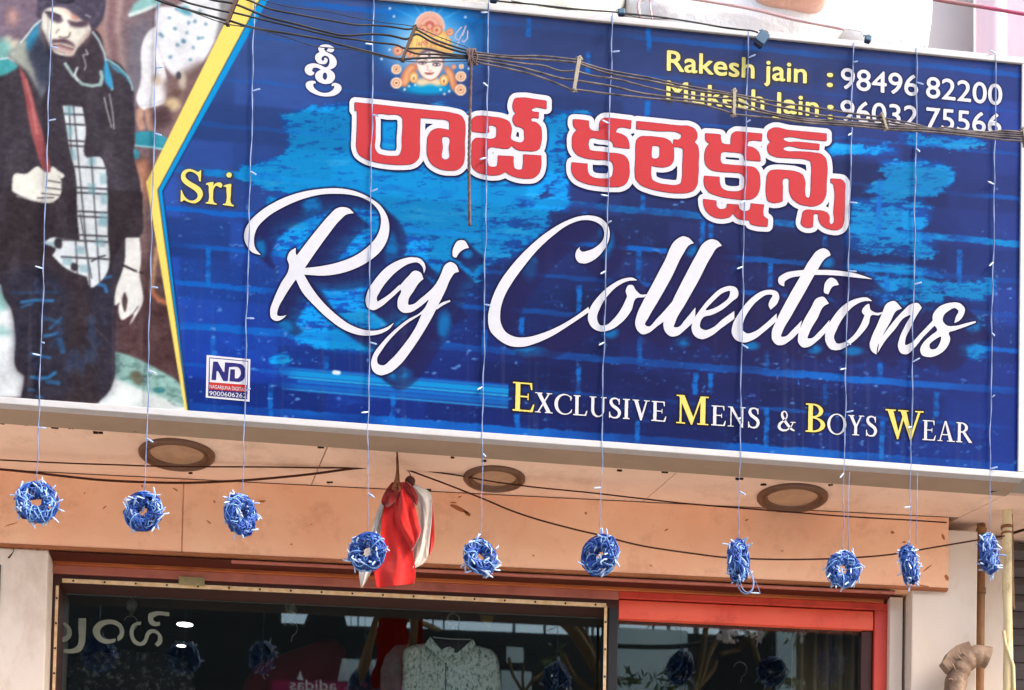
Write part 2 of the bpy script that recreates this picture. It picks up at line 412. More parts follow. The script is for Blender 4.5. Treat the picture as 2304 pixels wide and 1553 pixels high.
# pipes
def thing_tube(name, label, cat, pts, r, m, k=12, group=None, base=None, smooth=True):
    m_ = MB(); m_.tube(pts, r, k); o = m_.build(name, m, None, smooth); tag(o, label, cat, group); return o
yp = YB+.06
pipe = empty('drain_pipe', (px_x(2208, 1420, yp), yp, 0), 'rusty brown drain pipe standing beside the right pillar', 'pipe')
xa, xb = px_x(2208, 1190, yp), px_x(2206, 1540, yp)
zt_ = float(F(2208., 1182., yp)[2]); r_ = .0185
pts = [np.array([xa+(xb-xa)*t*4, yp, zt_+(0-zt_)*t]) if t < .25 else np.array([xb, yp, zt_*(1-t)]) for t in np.linspace(0, 1, 24)]
pts = [np.array([xa, yp, zt_*(1-t)]) for t in np.linspace(0, 1, 14)]
m_ = MB(); m_.tube(pts, r_, 14); m_.build('pipe_body', 'brown_pipe', pipe, True)
for py in (1196, 1330):
    z = float(F(2208., float(py), yp)[2]); m_ = MB(); m_.tube([np.array([xa, yp, z-.012]), np.array([xa, yp, z+.012])], r_*1.22, 14); m_.build('pipe_collar', 'brown_pipe', pipe)
ypo = YB-.10
pole = empty('pole', (px_x(2268, 1420, ypo), ypo, 0), 'pale yellow flaking pole at the right edge in front of the dark shutter', 'pole')
ztop = float(F(2268., 1112., ypo)[2]); xA, xB = px_x(2266, 1120, ypo), px_x(2270, 1540, ypo)
pts = []; rr = []
for t in np.linspace(0, 1, 40):
    z = ztop*(1-t); f_ = min(1, (ztop-z)/1.0); pts.append(np.array([xA+(xB-xA)*f_+.0015*sin(t*60), ypo, z])); rr.append(.0205+.0016*sin(t*41)+.001*sin(t*97))
m_ = MB(); m_.tube(pts, rr, 14); m_.build('pole_body', 'yellow_pole', pole, True)
m_ = MB(); m_.tube([F(x, y, ypo-.024) for x, y in ((2258, 1420), (2262, 1448), (2272, 1475), (2280, 1500), (2281, 1535), (2282, 1600))], .0075, 7); m_.build('cable', 'yellow_pole', pole, True)
m_ = MB(); m_.tube([F(x, y, ypo-.014) for x, y in ((2270, 1143), (2277, 1158), (2279, 1200), (2280, 1300), (2281, 1360), (2283, 1370))], .003, 6); m_.build('cable', 'brown_pipe', pole, True)
zc_ = float(F(2266., 1187., ypo)[2]); m_ = MB(); m_.tube([np.array([xA, ypo, zc_-.006]), np.array([xA, ypo, zc_+.006])], .026, 14); m_.tube([np.array([xA, ypo, zc_-.03]), np.array([xA, ypo, zc_-.022])], .0245, 14); m_.build('clamp', 'brown_pipe', pole)
# bent brown duct hanging at the lower right
yd = YB-.08
cen = [F(x, y, yd) for x, y in ((2224, 1481), (2206, 1476), (2186, 1480), (2168, 1494), (2157, 1514), (2150, 1540), (2146, 1575), (2144, 1640))]
cen = spline(cen, 5); n_ = len(cen)
duct = empty('bent_duct', cen[-1], 'crumpled brown bent duct with a torn collar on the right pillar', 'duct')
m_ = MB(); m_.tube(cen, [.045+.0015*sin(i*1.1)+.001*RNG.rand() for i in range(n_)], 18); m_.build('duct_body', 'bent_pipe', duct, True)
m_ = MB(); ring = [F(x, y, yd-.03) for x, y in ((2181, 1442), (2186, 1452), (2176, 1466), (2160, 1478), (2146, 1500), (2136, 1512), (2119, 1491), (2126, 1482), (2132, 1469), (2142, 1460), (2154, 1451))]
m_.prism(ring, (0, .05, 0)); m_.build('duct_collar', 'bent_pipe', duct, bevel=.004)
for s_ in (((2148, 1466), (2158, 1480), (2172, 1492)), ((2160, 1462), (2172, 1476), (2184, 1486)), ((2136, 1488), (2146, 1500), (2150, 1512)), ((2128, 1531), (2140, 1528), (2150, 1534))):
    m_ = MB(); m_.tube([F(x, y, yd-.038) for x, y in s_], [.001, .005, .001], 5); m_.build('duct_fold', 'bent_pipe', duct, True)
# round ceiling lights in the soffit
def downlight(cx, cy, rxp, ryp, label):
    c = SOF(cx, cy); Z = float((c-CAM)@FW); r = rxp*.97*Z/FPX
    t = empty('ceiling_light', c, label, 'ceiling light', 'round recessed lights in the soffit')
    m_ = MB(); n = 40
    prof = [(r, 0), (r*1.0, -.010), (r*.94, -.018), (r*.88, -.016), (r*.85, -.004), (r*.80, -.004), (r*.79, -.010), (r*.74, -.012), (r*.70, -.0005)]
    m_.add([c+np.array([p*cos(2*pi*i/n), p*sin(2*pi*i/n), z-.0005]) for p, z in prof for i in range(n)], [(a*n+i, a*n+(i+1) % n, (a+1)*n+(i+1) % n, (a+1)*n+i) for a in range(len(prof)-1) for i in range(n)])
    m_.build('light_rim', 'downlight_rim', t, True)
    m_ = MB(); m_.add([c+np.array([r*.705*cos(2*pi*i/n), r*.705*sin(2*pi*i/n), -.0015]) for i in range(n)], [tuple(range(n))]); m_.build('light_lens', 'downlight_lens', t)
downlight(398, 1020, 88, 36, 'round soffit light leftmost of three, above two blue coils')
downlight(1112, 1074, 72, 33, 'round soffit light in the middle, just right of the red cloth')
downlight(1783, 1117, 82, 33, 'round soffit light rightmost of three, near the right pillar')
# ================================================================== THE SHOP SIGN
KW = 2.0                                             # what a white sheet of reflectance 1 reads as on the sign in this light
def pr(*c): return tuple(float(x) for x in lin(c)/KW)
ZT = float(S(1700., 86.)[2]); ZB = float(S(1200., 983.)[2])
UR = float(U_of(S(2293., 600.))); UL = float(U_of(S(-170., 500.)))
Z1, Z2, Z3, Z4, Z5, Z6, Z7 = [((x, y), .32189) for x, y in ((0, 0), (0, 450), (600, 0), (1150, 0), (1704, 0), (500, 400), (1050, 400))]
Z8 = ((1600, 500), .37347)
T1, T2, T3 = ((770, 190), .21701), ((1260, 230), .15625), ((1560, 260), .18031)
GD = ((840, 0), .15451); ZM = ((0, 0), .19321)
def oz(z, s): return outline(s, z[0], z[1])

telugu = [
 [oz(T1, '130,188! 310,205 600,238 900,270 1150,300 1230,325 1268,385 1275,450 1268,600 1268,740 1250,830 1200,880 1110,892 1000,870 920,815 885,740 880,620 890,540 925,485 980,460 1060,465 1110,478! 1112,420 1105,385 1080,370 1000,360 810,345! 805,450 803,600 803,690 788,770 740,815 640,832 500,828 350,805 230,765 168,715 148,650 150,560 155,400 155,275! 130,270!'),
  oz(T1, '348,318 380,305 480,312 590,320 622,345 628,400 620,560 613,690 590,735 520,745 440,738 370,715 340,670 343,560 345,400'),
  oz(T1, '1045,545 1075,540 1106,548 1108,660 1103,770 1075,783 1042,772 1040,650')],
 [oz(T1, '1345,358! 1390,332 1440,327 1550,338 1660,355 1730,390 1755,450 1755,575 1795,595 1865,600 1886,580 1888,520 1880,465 1850,445 1800,430 1772,390 1770,340 1800,300! 1775,265 1775,180 1790,150 1840,140 2000,155 2118,172! 2117,253! 1990,243 1962,260 1967,278 1990,285 2037,290! 2035,352! 1980,345 1955,362 1962,382 2010,395 2055,440 2068,520 2060,610 2040,670 1990,690 1920,690 1800,670 1755,632! 1735,658 1680,665 1600,655 1540,650 1512,668 1505,730 1508,820 1525,850 1565,858 1602,850 1612,815 1615,740! 1775,748! 1775,820 1787,870 1830,888 1865,880 1875,840 1880,728! 2062,740! 2060,850 2040,920 1990,965 1900,975 1800,960 1730,932 1690,905! 1660,925 1560,942 1470,930 1390,900 1352,860 1342,760 1345,650 1352,590 1380,562 1450,558 1555,565 1592,550 1600,500 1598,445 1570,427 1520,428 1515,500 1490,502 1345,488!')],
 [oz(T2, '190,250! 300,255 415,272! 415,330 430,385 470,412 565,420! 568,340 578,275 620,237 700,230 850,245 1025,265! 1018,382! 870,362 825,378 802,440! 880,460 950,500 988,570 1000,668! 870,655 770,640! 765,600 740,562 690,545 560,530 470,512 430,525 412,570 412,640 432,690 480,705 600,715 700,730 850,745 940,780 985,850 998,950 985,1100 950,1170 880,1210 760,1220 560,1205 370,1170 240,1110 180,1030 165,940 170,870! 395,890! 395,970 420,1045 480,1085 600,1103 690,1100 745,1070 768,1000 765,900 745,858 700,840 500,825 350,800 240,750 190,680 175,580 185,480 215,430 250,402! 205,360 188,310')],
 [oz(T2, '1105,275! 1400,305 1700,338 1870,352 1940,390 1975,460 1968,530 1930,575! 1975,620 1998,720 1995,850 1985,1100 1970,1200 1920,1270 1820,1305 1700,1310 1500,1290 1300,1245 1160,1185 1092,1100 1080,1000 1090,800 1092,620 1108,540 1150,502 1250,493 1400,505 1530,530 1590,568 1622,608 1632,605! 1635,538! 1715,540 1745,510 1745,462 1715,445 1400,415 1100,385!'),
  oz(T2, '1325,635 1380,625 1430,640 1438,710 1425,795 1380,818 1330,808 1316,765 1320,690'),
  oz(T2, '1634,640! 1720,650 1768,668 1773,730 1765,900 1758,1100 1738,1170 1680,1195 1550,1190 1400,1160 1325,1110 1310,1050 1312,910! 1400,930 1500,935 1590,905 1630,850 1640,750')],
 [oz(T3, '150,225! 240,230 340,240! 342,300 360,345 400,360 468,365! 470,290 482,235 520,207 600,205 700,215 857,230! 852,320! 740,310 690,322 668,385! 740,400 800,440 830,500 838,570! 700,560 640,552! 635,510 610,477 560,465 450,455 390,450 352,463 338,510 340,570 362,602 420,612 560,625 680,635 770,655 820,720 832,800 822,930 790,1000 730,1040 640,1048 470,1035 300,1000 190,950 142,880 132,820 137,755! 325,770! 330,850 352,905 410,938 500,950 580,942 630,905 640,840 635,760 600,727 500,710 330,700 220,675 160,620 140,540 150,440 170,390 205,350! 160,315 150,270')],
 [oz(T3, '125,1045! 285,1065! 290,1130 320,1165 370,1170 410,1155 425,1105! 562,1115! 570,1160 610,1190 660,1195 700,1180 715,1140 718,1100! 880,1115! 870,1200 880,1260 930,1295! 925,1385! 770,1370 715,1350 700,1305! 620,1300 550,1280 515,1245 495,1215! 460,1260 400,1280 310,1280 210,1240 150,1170 130,1110')],
 [oz(T3, '940,190 980,163 1200,185 1662,228! 1660,318! 1400,295 1170,270 1132,277 1125,300 1150,320 1300,330 1572,358! 1568,430! 1350,412 1150,390 1127,402 1122,425 1150,440 1300,450 1500,465 1600,487 1652,540 1668,620 1660,850 1648,1010 1600,1090 1520,1128 1410,1125 1300,1090 1232,1030 1202,960 1195,860 1192,795 1160,777 1122,792 1115,900 1112,1070! 1060,1085 980,1085 928,1060 915,1010 915,800 925,740 960,692 1020,680 1150,685 1280,702 1360,740 1393,820 1392,960 1405,1015 1430,1032 1453,1015 1465,950 1470,800 1472,620 1458,567 1410,550 1200,530 1000,505 942,470 925,410 935,360 965,330! 935,290')],
 [oz(T3, '1715,790! 1800,795 1860,807 1890,850 1890,950 1885,1200 1875,1330 1850,1398 1800,1425 1720,1422 1640,1395 1582,1340 1562,1280 1560,1235 1530,1222 1502,1235 1495,1300 1490,1390! 1440,1400 1390,1390 1358,1370 1360,1250 1375,1197 1410,1180 1500,1185 1620,1195 1680,1225 1698,1270 1700,1340 1720,1362 1745,1345 1752,1200 1757,900 1745,852 1715,838!')],
]
script_raj = [
 [oz(Z6, '270,540! 215,525 175,480 155,430 158,370 190,310 260,240 380,165 520,110 680,80 820,75 930,95 1030,140 1110,200 1155,275 1168,350 1155,430 1110,510 1030,580 930,635 820,670 700,685 610,680 570,678! 575,632! 680,620 800,595 920,550 1020,480 1080,410 1108,330 1105,260 1060,190 990,145 900,120 800,112 690,118 560,150 430,205 310,280 240,360 222,430 230,490')],
 [oz(Z6, '515,490! 513,520 520,545! 600,440 680,340 750,260 800,215 840,205 890,218 920,248! 870,257 820,300 740,400 660,510 578,630! 572,678! 620,760 700,865 800,960 900,1030 1000,1065 1080,1068 1150,1046 1203,1012! 1170,1055 1120,1085 1040,1103 960,1100 850,1062 740,985 640,890 560,800 515,712! 480,760 430,840 390,920 385,962 420,968 452,958! 420,988 380,1002 345,985 335,930 360,850 410,740 465,640 468,615 455,565 475,515')],
 [oz(Z6, '1410,672! 1421,625 1392,572 1325,556 1240,575 1150,625 1070,710 1015,800 1003,870 1018,910 1055,926 1100,908 1170,852 1262,768! 1240,748! 1160,820 1085,868! 1080,845 1100,800 1160,715 1240,640 1310,600 1370,595 1400,625')],
 [oz(Z6, '1235,762! 1300,690 1345,650 1385,662 1407,708! 1380,730 1340,790 1302,855 1302,888 1332,885 1390,842 1480,760 1535,670! 1560,690! 1540,790 1455,842 1385,900 1310,942 1262,942 1230,912 1228,850 1250,790')],
 [oz(Z6, '1530,672! 1560,608 1592,590 1632,607 1655,658! 1625,667 1600,700 1560,790 1510,890 1470,970 1400,1090 1320,1210 1240,1310 1160,1368 1100,1380 1057,1355 1040,1300 1055,1240 1120,1150 1210,1060 1300,990 1382,945 1412,915 1450,840 1490,760'),
  oz(Z6, '1088,1300 1083,1270 1120,1200 1200,1100 1290,1020 1395,952! 1350,1050 1260,1180 1180,1270 1122,1312')],
 [oz(Z6, '1495,900! 1540,872 1590,855! 1596,866! 1550,888 1500,922!')],
 [oz(Z6, '1610,530 1620,480 1650,440 1692,440 1725,490! 1690,500 1660,522 1635,560! 1614,552')],
 [oz(Z7, '800,475! 768,510 760,550 780,590 820,600 880,580 940,530 985,460 1000,390 985,330 940,285 870,265 790,270 690,305 570,375 430,490 310,620 220,750 170,870 150,980 165,1070 220,1130 300,1175 390,1182 490,1155 600,1105 720,1030 862,935! 850,905! 760,970 650,1035 520,1090 420,1115 330,1110 270,1075 240,1020 235,940 260,840 320,730 400,620 500,500 610,400 720,325 810,297 890,305 940,335 962,385 952,435 910,480 850,510 802,515 788,495')],
 [oz(Z7, '1195,718! 1160,700 1100,705 1010,750 920,830 860,920 848,990 875,1045 935,1075 1000,1065 1080,1015 1150,930 1187,842 1240,836! 1262,815! 1215,815 1182,785 1160,752 1135,750 1112,790 1122,830! 1090,900 1030,985 975,1030 932,1030 912,990 935,905 990,820 1060,755 1130,722')],
 [oz(Z7, '1470,430 1510,410 1550,420 1588,458! 1560,468 1515,530 1430,700 1340,860 1270,980 1248,1030 1266,1040 1330,985 1445,858! 1405,985! 1330,1040 1270,1085 1230,1095 1195,1070 1178,1020 1190,960 1230,870 1290,760 1380,590')],
 [oz(Z7, '1665,450 1710,430 1750,440 1785,475! 1755,487 1710,550 1620,720 1530,880 1458,1010 1450,1045 1475,1045 1530,990 1600,905! 1595,1000! 1530,1060 1470,1105 1430,1110 1390,1080 1375,1020 1395,960 1440,860 1530,680 1600,550')],
 [oz(Z8, '165,425 150,395 110,385 60,400 0,450 -60,520 -105,590 -118,640 -100,685 -60,705 0,685 60,640 140,582! 140,535! 70,585 10,635 -40,650 -65,635 -65,605 -45,572 0,560 70,525 130,475 160,450'),
  oz(Z8, '-30,532 20,470 80,422 113,415 110,445 60,495 0,525')],
 [oz(Z8, '410,445 398,420 360,408 310,415 240,460 170,545 130,620 125,670 150,710 200,725 250,710 320,660 395,595! 395,550! 320,618 260,660 215,670 190,650 195,600 230,530 290,465 340,437 370,440 355,470 346,500 358,528! 398,490')],
 [oz(Z8, '600,220 640,172 680,158 712,178 720,200! 690,217 640,290 560,430 480,570 430,660 422,690 442,690 490,650 548,590! 530,662! 480,710 430,740 400,740 370,712 365,665 390,600 450,480 530,340')],
 [oz(Z8, '440,388! 410,372 405,340 440,310 520,292 620,288 760,292 880,312 978,345! 880,335 760,322 640,318 540,325 470,340 442,362')],
 [oz(Z8, '600,520 640,457 675,450 710,490! 685,502 640,580 590,670 582,700 602,700 650,660 715,588! 700,655! 640,715 590,750 555,755 526,727 525,680 550,610')],
 [oz(Z8, '680,400 690,360 720,335 750,345 770,378! 735,387 705,435! 681,425')],
 [oz(Z8, '972,475! 940,455 880,460 800,500 730,580 690,660 690,720 720,765 770,770 830,740 900,680 950,612 965,562 1010,562! 1045,540! 990,545 960,527 950,492 928,505 908,540 925,562! 900,620 850,690 800,725 757,730 741,700 760,640 800,570 860,505 920,477')],
 [oz(Z8, '1060,490 1100,475 1150,520! 1120,532 1080,600 1030,690 1000,760 996,797! 970,780 955,740 965,700 1000,620 1030,550')],
 [oz(Z8, '1015,712! 1080,622 1150,542 1210,492 1245,488 1270,515! 1240,560 1200,640 1170,710 1170,740 1200,730 1260,672 1340,588! 1355,615! 1280,690 1220,762 1180,795 1145,790 1126,752 1135,700 1170,622 1200,560 1165,575 1110,642 1045,720 1002,790!')],
 [oz(Z8, '1465,608! 1475,570 1490,535 1470,518 1430,535 1400,565 1396,595 1420,622 1470,625 1540,608 1592,596! 1597,604! 1540,627 1470,652 1432,667 1440,700 1420,755 1375,795 1310,813 1270,800 1260,765 1280,725 1328,680 1362,650 1340,612 1335,565 1375,510 1440,486 1500,490 1528,520 1520,562 1490,597'),
  oz(Z8, '1320,762 1350,765 1375,735 1385,690 1345,710 1315,742')],
]
ZS = ((390, 370), .07378)
sri = [[oz(ZS, '830,180! 850,180! 845,300 835,525! 815,525! 785,500 770,400 710,310 620,250 520,220 430,240 370,310 375,390 430,460 560,550 720,640 830,730 890,840 900,930 860,1030 790,1120 680,1180 560,1180 430,1140 310,1095 270,1135! 218,1130! 230,780! 255,790! 300,900 360,1000 460,1080 570,1110 680,1070 740,990 735,910 680,830 560,740 400,640 290,540 240,440 235,340 270,250 340,180 440,145 550,150 660,190 770,230')],
 [oz(ZS, '985,600! 1010,580 1150,545 1225,540! 1215,680! 1260,600 1340,560 1430,555 1490,610 1485,680 1440,715 1390,690 1320,650 1270,680 1230,750 1215,900 1215,1080 1240,1160 1330,1200! 1320,1230! 975,1190! 985,1165! 1060,1140 1080,1080 1080,800 1075,660 1050,620 1000,625!')],
 [oz(ZS, '1525,660! 1560,640 1700,600 1765,595! 1755,900 1750,1150 1780,1215 1850,1250! 1835,1285! 1505,1235! 1515,1205! 1590,1190 1610,1130 1620,800 1610,700 1580,680 1535,680!')],
 [oz(ZS, '1700,243 1758,267 1782,325 1758,383 1700,407 1642,383 1618,325 1642,267')]]
ZY = ((670, 90), .09016)
shri = [[oz(ZY, '515,195 550,150 640,115 740,115 840,150 900,200 900,270 850,310 780,300 720,265 745,240! 750,210 720,190 680,195 660,230 690,280 760,325 850,365 930,440 970,530 965,620 910,690 800,745! 870,790 920,860 930,930 900,1010 830,1075 720,1100 600,1085 500,1030 440,950 435,870 480,800 580,740! 500,700 420,690 370,720 360,780 415,810! 400,855 330,890 250,870 190,810 172,740 200,660 290,600 400,585 520,610 620,655 690,690! 750,660 790,580 790,490 750,420 680,395 620,420 590,470 620,525 660,500! 660,450 710,450 745,490 735,550 690,600 600,605 510,580 450,510 430,430 450,370 550,300! 520,260'),
   oz(ZY, '678,810 715,840 733,905 715,970 678,1000 640,970 622,905 640,840')],
 [oz(ZY, '455,1090! 440,1040 350,1020 250,1040 200,1090 205,1170 280,1270 420,1350 580,1400 750,1412 900,1390 1030,1320 1090,1230 1080,1150 1000,1090 900,1075 845,1110 850,1160! 880,1145 910,1150 900,1210 830,1280 720,1320 600,1315 480,1260 400,1180 385,1110 410,1085')]]
ZN = ((460, 790), .07727)
nd = [[oz(ZN, '255,305! 385,310! 545,600! 580,610! 600,330! 960,360 1090,392 1175,490 1190,680 1140,830 1020,905! 730,880! 755,530! 890,535! 885,790! 960,795 1040,720 1050,560 1000,490 720,465! 680,880! 550,870! 400,590! 355,585! 340,850! 205,835!')]]

# ---- a serif alphabet for the tagline (unit cap height)
def _ell(cx, cy, rx, ry, a0=0, a1=360, n=28):
    return [(cx+rx*cos(radians(a0+(a1-a0)*i/n)), cy+ry*sin(radians(a0+(a1-a0)*i/n))) for i in range(n+1)]
def _r(x0, y0, x1, y1): return [[(x0, y0), (x1, y0), (x1, y1), (x0, y1)]]
def _p(*q): return [list(q)]
def _arc(co, ci, a0, a1): return [_ell(*co, a0, a1)+_ell(*ci, a1, a0)]
def _stroke(pts, ws):
    c = spline([np.array(p) for p in pts], 6); w_ = np.interp(np.linspace(0, 1, len(c)), np.linspace(0, 1, len(ws)), ws); L = []; R_ = []
    for i, p in enumerate(c):
        t = c[min(i+1, len(c)-1)]-c[max(i-1, 0)]; t = t/np.linalg.norm(t); nrm = np.array([-t[1], t[0]])
        L.append(p+nrm*w_[i]/2); R_.append(p-nrm*w_[i]/2)
    return [[tuple(q) for q in L]+[tuple(q) for q in R_[::-1]]]
_sb = _r(0, 0, .31, .05); _st = _r(0, .95, .31, 1)
def SERIF(ch):
    st = _r(.085, 0, .225, 1)
    return {
    'E': (.66, [st, _r(0, .95, .58, 1), _r(0, 0, .60, .055), _r(.2, .49, .48, .54), _p((.50, 1), (.58, 1), (.585, .76), (.555, .76)), _p((.52, 0), (.61, 0), (.66, .27), (.625, .27)), _r(.45, .40, .48, .63)]),
    'X': (.78, [_p((.07, 1), (.25, 1), (.73, 0), (.55, 0)), _p((.60, 1), (.67, 1), (.17, 0), (.10, 0)), _r(0, .955, .33, 1), _r(.5, .955, .76, 1), _r(0, 0, .27, .045), _r(.45, 0, .80, .045)]),
    'C': (.76, [_arc((.44, .5, .44, .52), (.48, .5, .33, .465), 38, 322), _p((.70, .70), (.74, .70), (.73, .97), (.69, .88)), _p((.70, .14), (.76, .28), (.79, .28), (.74, .06))]),
    'L': (.62, [st, _st, _r(0, 0, .56, .055), _p((.48, 0), (.57, 0), (.62, .27), (.585, .27))]),
    'U': (.78, [_r(.085, .3, .215, 1), _st, _r(.60, .3, .655, 1), _r(.5, .955, .76, 1), _arc((.37, .34, .285, .36), (.408, .34, .192, .29), 180, 360)]),
    'S': (.54, [_stroke([(.45, .82), (.38, .95), (.25, .985), (.12, .92), (.09, .77), (.17, .62), (.30, .52), (.43, .40), (.47, .24), (.40, .07), (.25, .015), (.11, .06), (.045, .20)], [.05, .06, .07, .10, .13, .15, .16, .15, .13, .10, .07, .06, .05]), _r(.43, .69, .475, .99), _r(.02, 0, .065, .31)]),
    'I': (.34, [st, _sb, _st]),
    'V': (.76, [_p((.06, 1), (.22, 1), (.43, .24), (.40, -.02), (.355, -.02)), _p((.60, 1), (.66, 1), (.415, -.02), (.36, 0), (.37, .14)), _r(0, .955, .30, 1), _r(.5, .955, .76, 1)]),
    'M': (.98, [_r(.10, 0, .155, .96), _p((.06, 1), (.23, 1), (.51, .2), (.47, -.02), (.43, -.02)), _p((.76, 1), (.70, 1), (.43, -.02), (.47, -.02), (.5, .10)), _r(.70, 0, .845, 1), _r(0, 0, .26, .045), _r(0, .955, .2, 1), _r(.61, 0, .94, .045), _r(.74, .955, .94, 1)]),
    'N': (.82, [_r(.12, 0, .17, .96), _p((.06, 1), (.21, 1), (.70, .02), (.70, -.02), (.64, -.02)), _r(.645, 0, .695, 1), _r(0, 0, .28, .045), _r(0, .955, .14, 1), _r(.54, .955, .8, 1)]),
    '&': (.84, [_stroke([(.74, .45), (.64, .22), (.44, .04), (.22, .02), (.07, .15), (.10, .34), (.27, .50), (.41, .66), (.43, .84), (.33, .98), (.21, .92), (.20, .76), (.32, .52), (.52, .24), (.70, .06), (.82, .02)], [.04, .05, .07, .11, .14, .13, .08, .06, .06, .06, .09, .12, .13, .13, .10, .05]), _r(.6, .42, .86, .46)]),
    'B': (.66, [st, _r(0, 0, .25, .05), _r(0, .95, .25, 1), _arc((.22, .755, .33, .245), (.22, .755, .20, .195), -90, 90), _arc((.22, .265, .40, .265), (.22, .27, .26, .215), -90, 90)]),
    'O': (.90, [_arc((.45, .5, .45, .53), (.45, .5, .32, .475), 0, 360)]),
    'Y': (.76, [_r(.30, 0, .435, .46), _p((.05, 1), (.21, 1), (.435, .44), (.30, .44)), _p((.60, 1), (.66, 1), (.43, .42), (.36, .47)), _r(.2, 0, .54, .045), _r(0, .955, .30, 1), _r(.5, .955, .76, 1)]),
    'W': (1.06, [_p((.05, 1), (.21, 1), (.38, .2), (.34, -.02)), _p((.52, 1), (.57, 1), (.37, -.02), (.33, -.02), (.35, .16)), _p((.41, 1), (.57, 1), (.74, .2), (.70, -.02)), _p((.92, 1), (.98, 1), (.73, -.02), (.69, -.02), (.71, .16)), _r(0, .955, .29, 1), _r(.35, .955, .64, 1), _r(.83, .955, 1.06, 1)]),
    'A': (.82, [_p((.34, 1.02), (.40, 1.02), (.14, 0), (.085, 0)), _p((.335, 1.02), (.42, 1.02), (.75, 0), (.58, 0)), _r(.2, .31, .56, .36), _r(0, 0, .25, .045), _r(.47, 0, .84, .045)]),
    'R': (.76, [st, _sb, _r(0, .95, .25, 1), _arc((.22, .745, .35, .255), (.22, .745, .21, .2), -90, 90), _p((.28, .53), (.43, .53), (.80, 0), (.63, 0))]),
    }[ch]
def serif_word(word, a, b, h, gap=.08):
    """shapes in photograph pixels: baseline from a to b, cap height h"""
    x = 0; gl = []
    for ch in word:
        wd, sh = SERIF(ch); gl.append((x, sh)); x += wd+gap
    W = x-gap; a = np.array(a, float); b = np.array(b, float); ex = (b-a)/W; ey = np.array([.02*h, -h]); out = []
    for x0, sh in gl:
        for rings in sh:
            out.append([np.array([a+ex*(x0+p[0])+ey*p[1] for p in r]) for r in rings])
    return out
tag_white = serif_word('XCLUSIVE', (1203, 927.5), (1499, 949.5), 45) + serif_word('ENS', (1600, 957), (1709, 964), 45) + serif_word('&', (1750, 968.5), (1789, 970), 44) + serif_word('OYS', (1861, 976), (1973, 982.5), 45) + serif_word('EAR', (2075, 990), (2186, 997), 45)
tag_yellow = serif_word('E', (1153, 924), (1202, 928), 65) + serif_word('M', (1521, 952), (1597, 957.5), 64) + serif_word('B', (1812, 971.5), (1859, 974.5), 64) + serif_word('W', (1991, 985.5), (2077, 991), 65)

# ---- sans text from the built-in font
def text_shapes(body, a, b, h):
    cu = bpy.data.curves.new('lettering_curve', 'FONT'); cu.body = body; cu.size = 1.0; cu.resolution_u = 6
    ob = bpy.data.objects.new('lettering_curve', cu); COL.objects.link(ob)
    bpy.context.view_layer.update()
    me = ob.evaluated_get(bpy.context.evaluated_depsgraph_get()).to_mesh()
    co = np.array([v.co[:2] for v in me.vertices]); tris = [[co[i] for i in p.vertices] for p in me.polygons]
    ob.to_mesh_clear(); bpy.data.objects.remove(ob); bpy.data.curves.remove(cu)
    x0, x1 = co[:, 0].min(), co[:, 0].max(); cap = .73
    a = np.array(a, float); b = np.array(b, float); ex = (b-a)/(x1-x0); ey = np.array([.02*h, -h])/cap
    return [[np.array([a+ex*(p[0]-x0)+ey*p[1] for p in t])] for t in tris]
ty = text_shapes('Rakesh jain', (1501, 158), (1814, 187), 47) + text_shapes(':', (1861, 194), (1873, 195), 47) + text_shapes('Mukesh Jain', (1500, 226), (1841, 262), 47) + text_shapes(':', (1862, 266), (1874, 267), 47)
tw = text_shapes('98496', (1892, 199), (2065, 216), 49) + text_shapes('82200', (2084, 219), (2254, 237), 49) + text_shapes('96032', (1891, 271), (2064, 286), 49) + text_shapes('75566', (2084, 288), (2252, 303), 49)
nd_name = text_shapes('NAGARJUNA DIGITAL', (471.5, 873.5), (552, 880.5), 8.5)
nd_num = text_shapes('9000606262', (471, 889.5), (554, 895.5), 10.5)

# ---- coverage of every piece of lettering, one window each (res 1 px)
def window(shapes, pad=24, res=1.0):
    al = np.concatenate([np.asarray(r) for s in shapes for r in s]); x0, y0 = np.floor(al.min(0))-pad; x1, y1 = np.ceil(al.max(0))+pad
    return [shapes, x0, y0, int((x1-x0)/res)+1, int((y1-y0)/res)+1, res]
def cov(w): return coverage(w[0], w[1], w[2], w[3], w[4], w[5], 3)
WT, WS, WR, WY, WW, WG, WH = [window(s) for s in (telugu, script_raj, sri, shri, tag_white, tag_yellow, ty)]
WN = window(tw)
CT, CS, CR, CYY, CW, CG, CH, CN = [cov(w) for w in (WT, WS, WR, WY, WW, WG, WH, WN)]
CTW = dilate(CT, 12)
CH = dilate(CH, 1.1); CN = dilate(CN, .7)

# ------------------------------------------------------------------ the printed picture (colours of the ink, with the veil at the top, sRGB) on a 2 px raster
QX0, QY0, QS = -200, -150, 2.0
QW, QH = 1262, 624
Xc, Yc = np.meshgrid(QX0+QS*np.arange(QW), QY0+QS*np.arange(QH))
def fbm(sx, sy, oct=5, seed=0, gain=.55):
    r = np.random.RandomState(seed); o = np.zeros((QH, QW)); amp = 1; tot = 0
    for k in range(oct):
        gx, gy = max(2, int(QW*QS/sx)+2), max(2, int(QH*QS/sy)+2)
        g = r.rand(gy+1, gx+1); fx = np.linspace(0, gx-1e-6, QW); fy = np.linspace(0, gy-1e-6, QH)
        ix, iy = fx.astype(int), fy.astype(int); tx, ty_ = fx-ix, fy-iy; tx = tx*tx*(3-2*tx); ty_ = ty_*ty_*(3-2*ty_)
        a = g[iy][:, ix]*(1-tx)+g[iy][:, ix+1]*tx; b = g[iy+1][:, ix]*(1-tx)+g[iy+1][:, ix+1]*tx
        o += amp*(a*(1-ty_[:, None])+b*ty_[:, None]); tot += amp; amp *= gain; sx /= 2; sy /= 2
    return o/tot
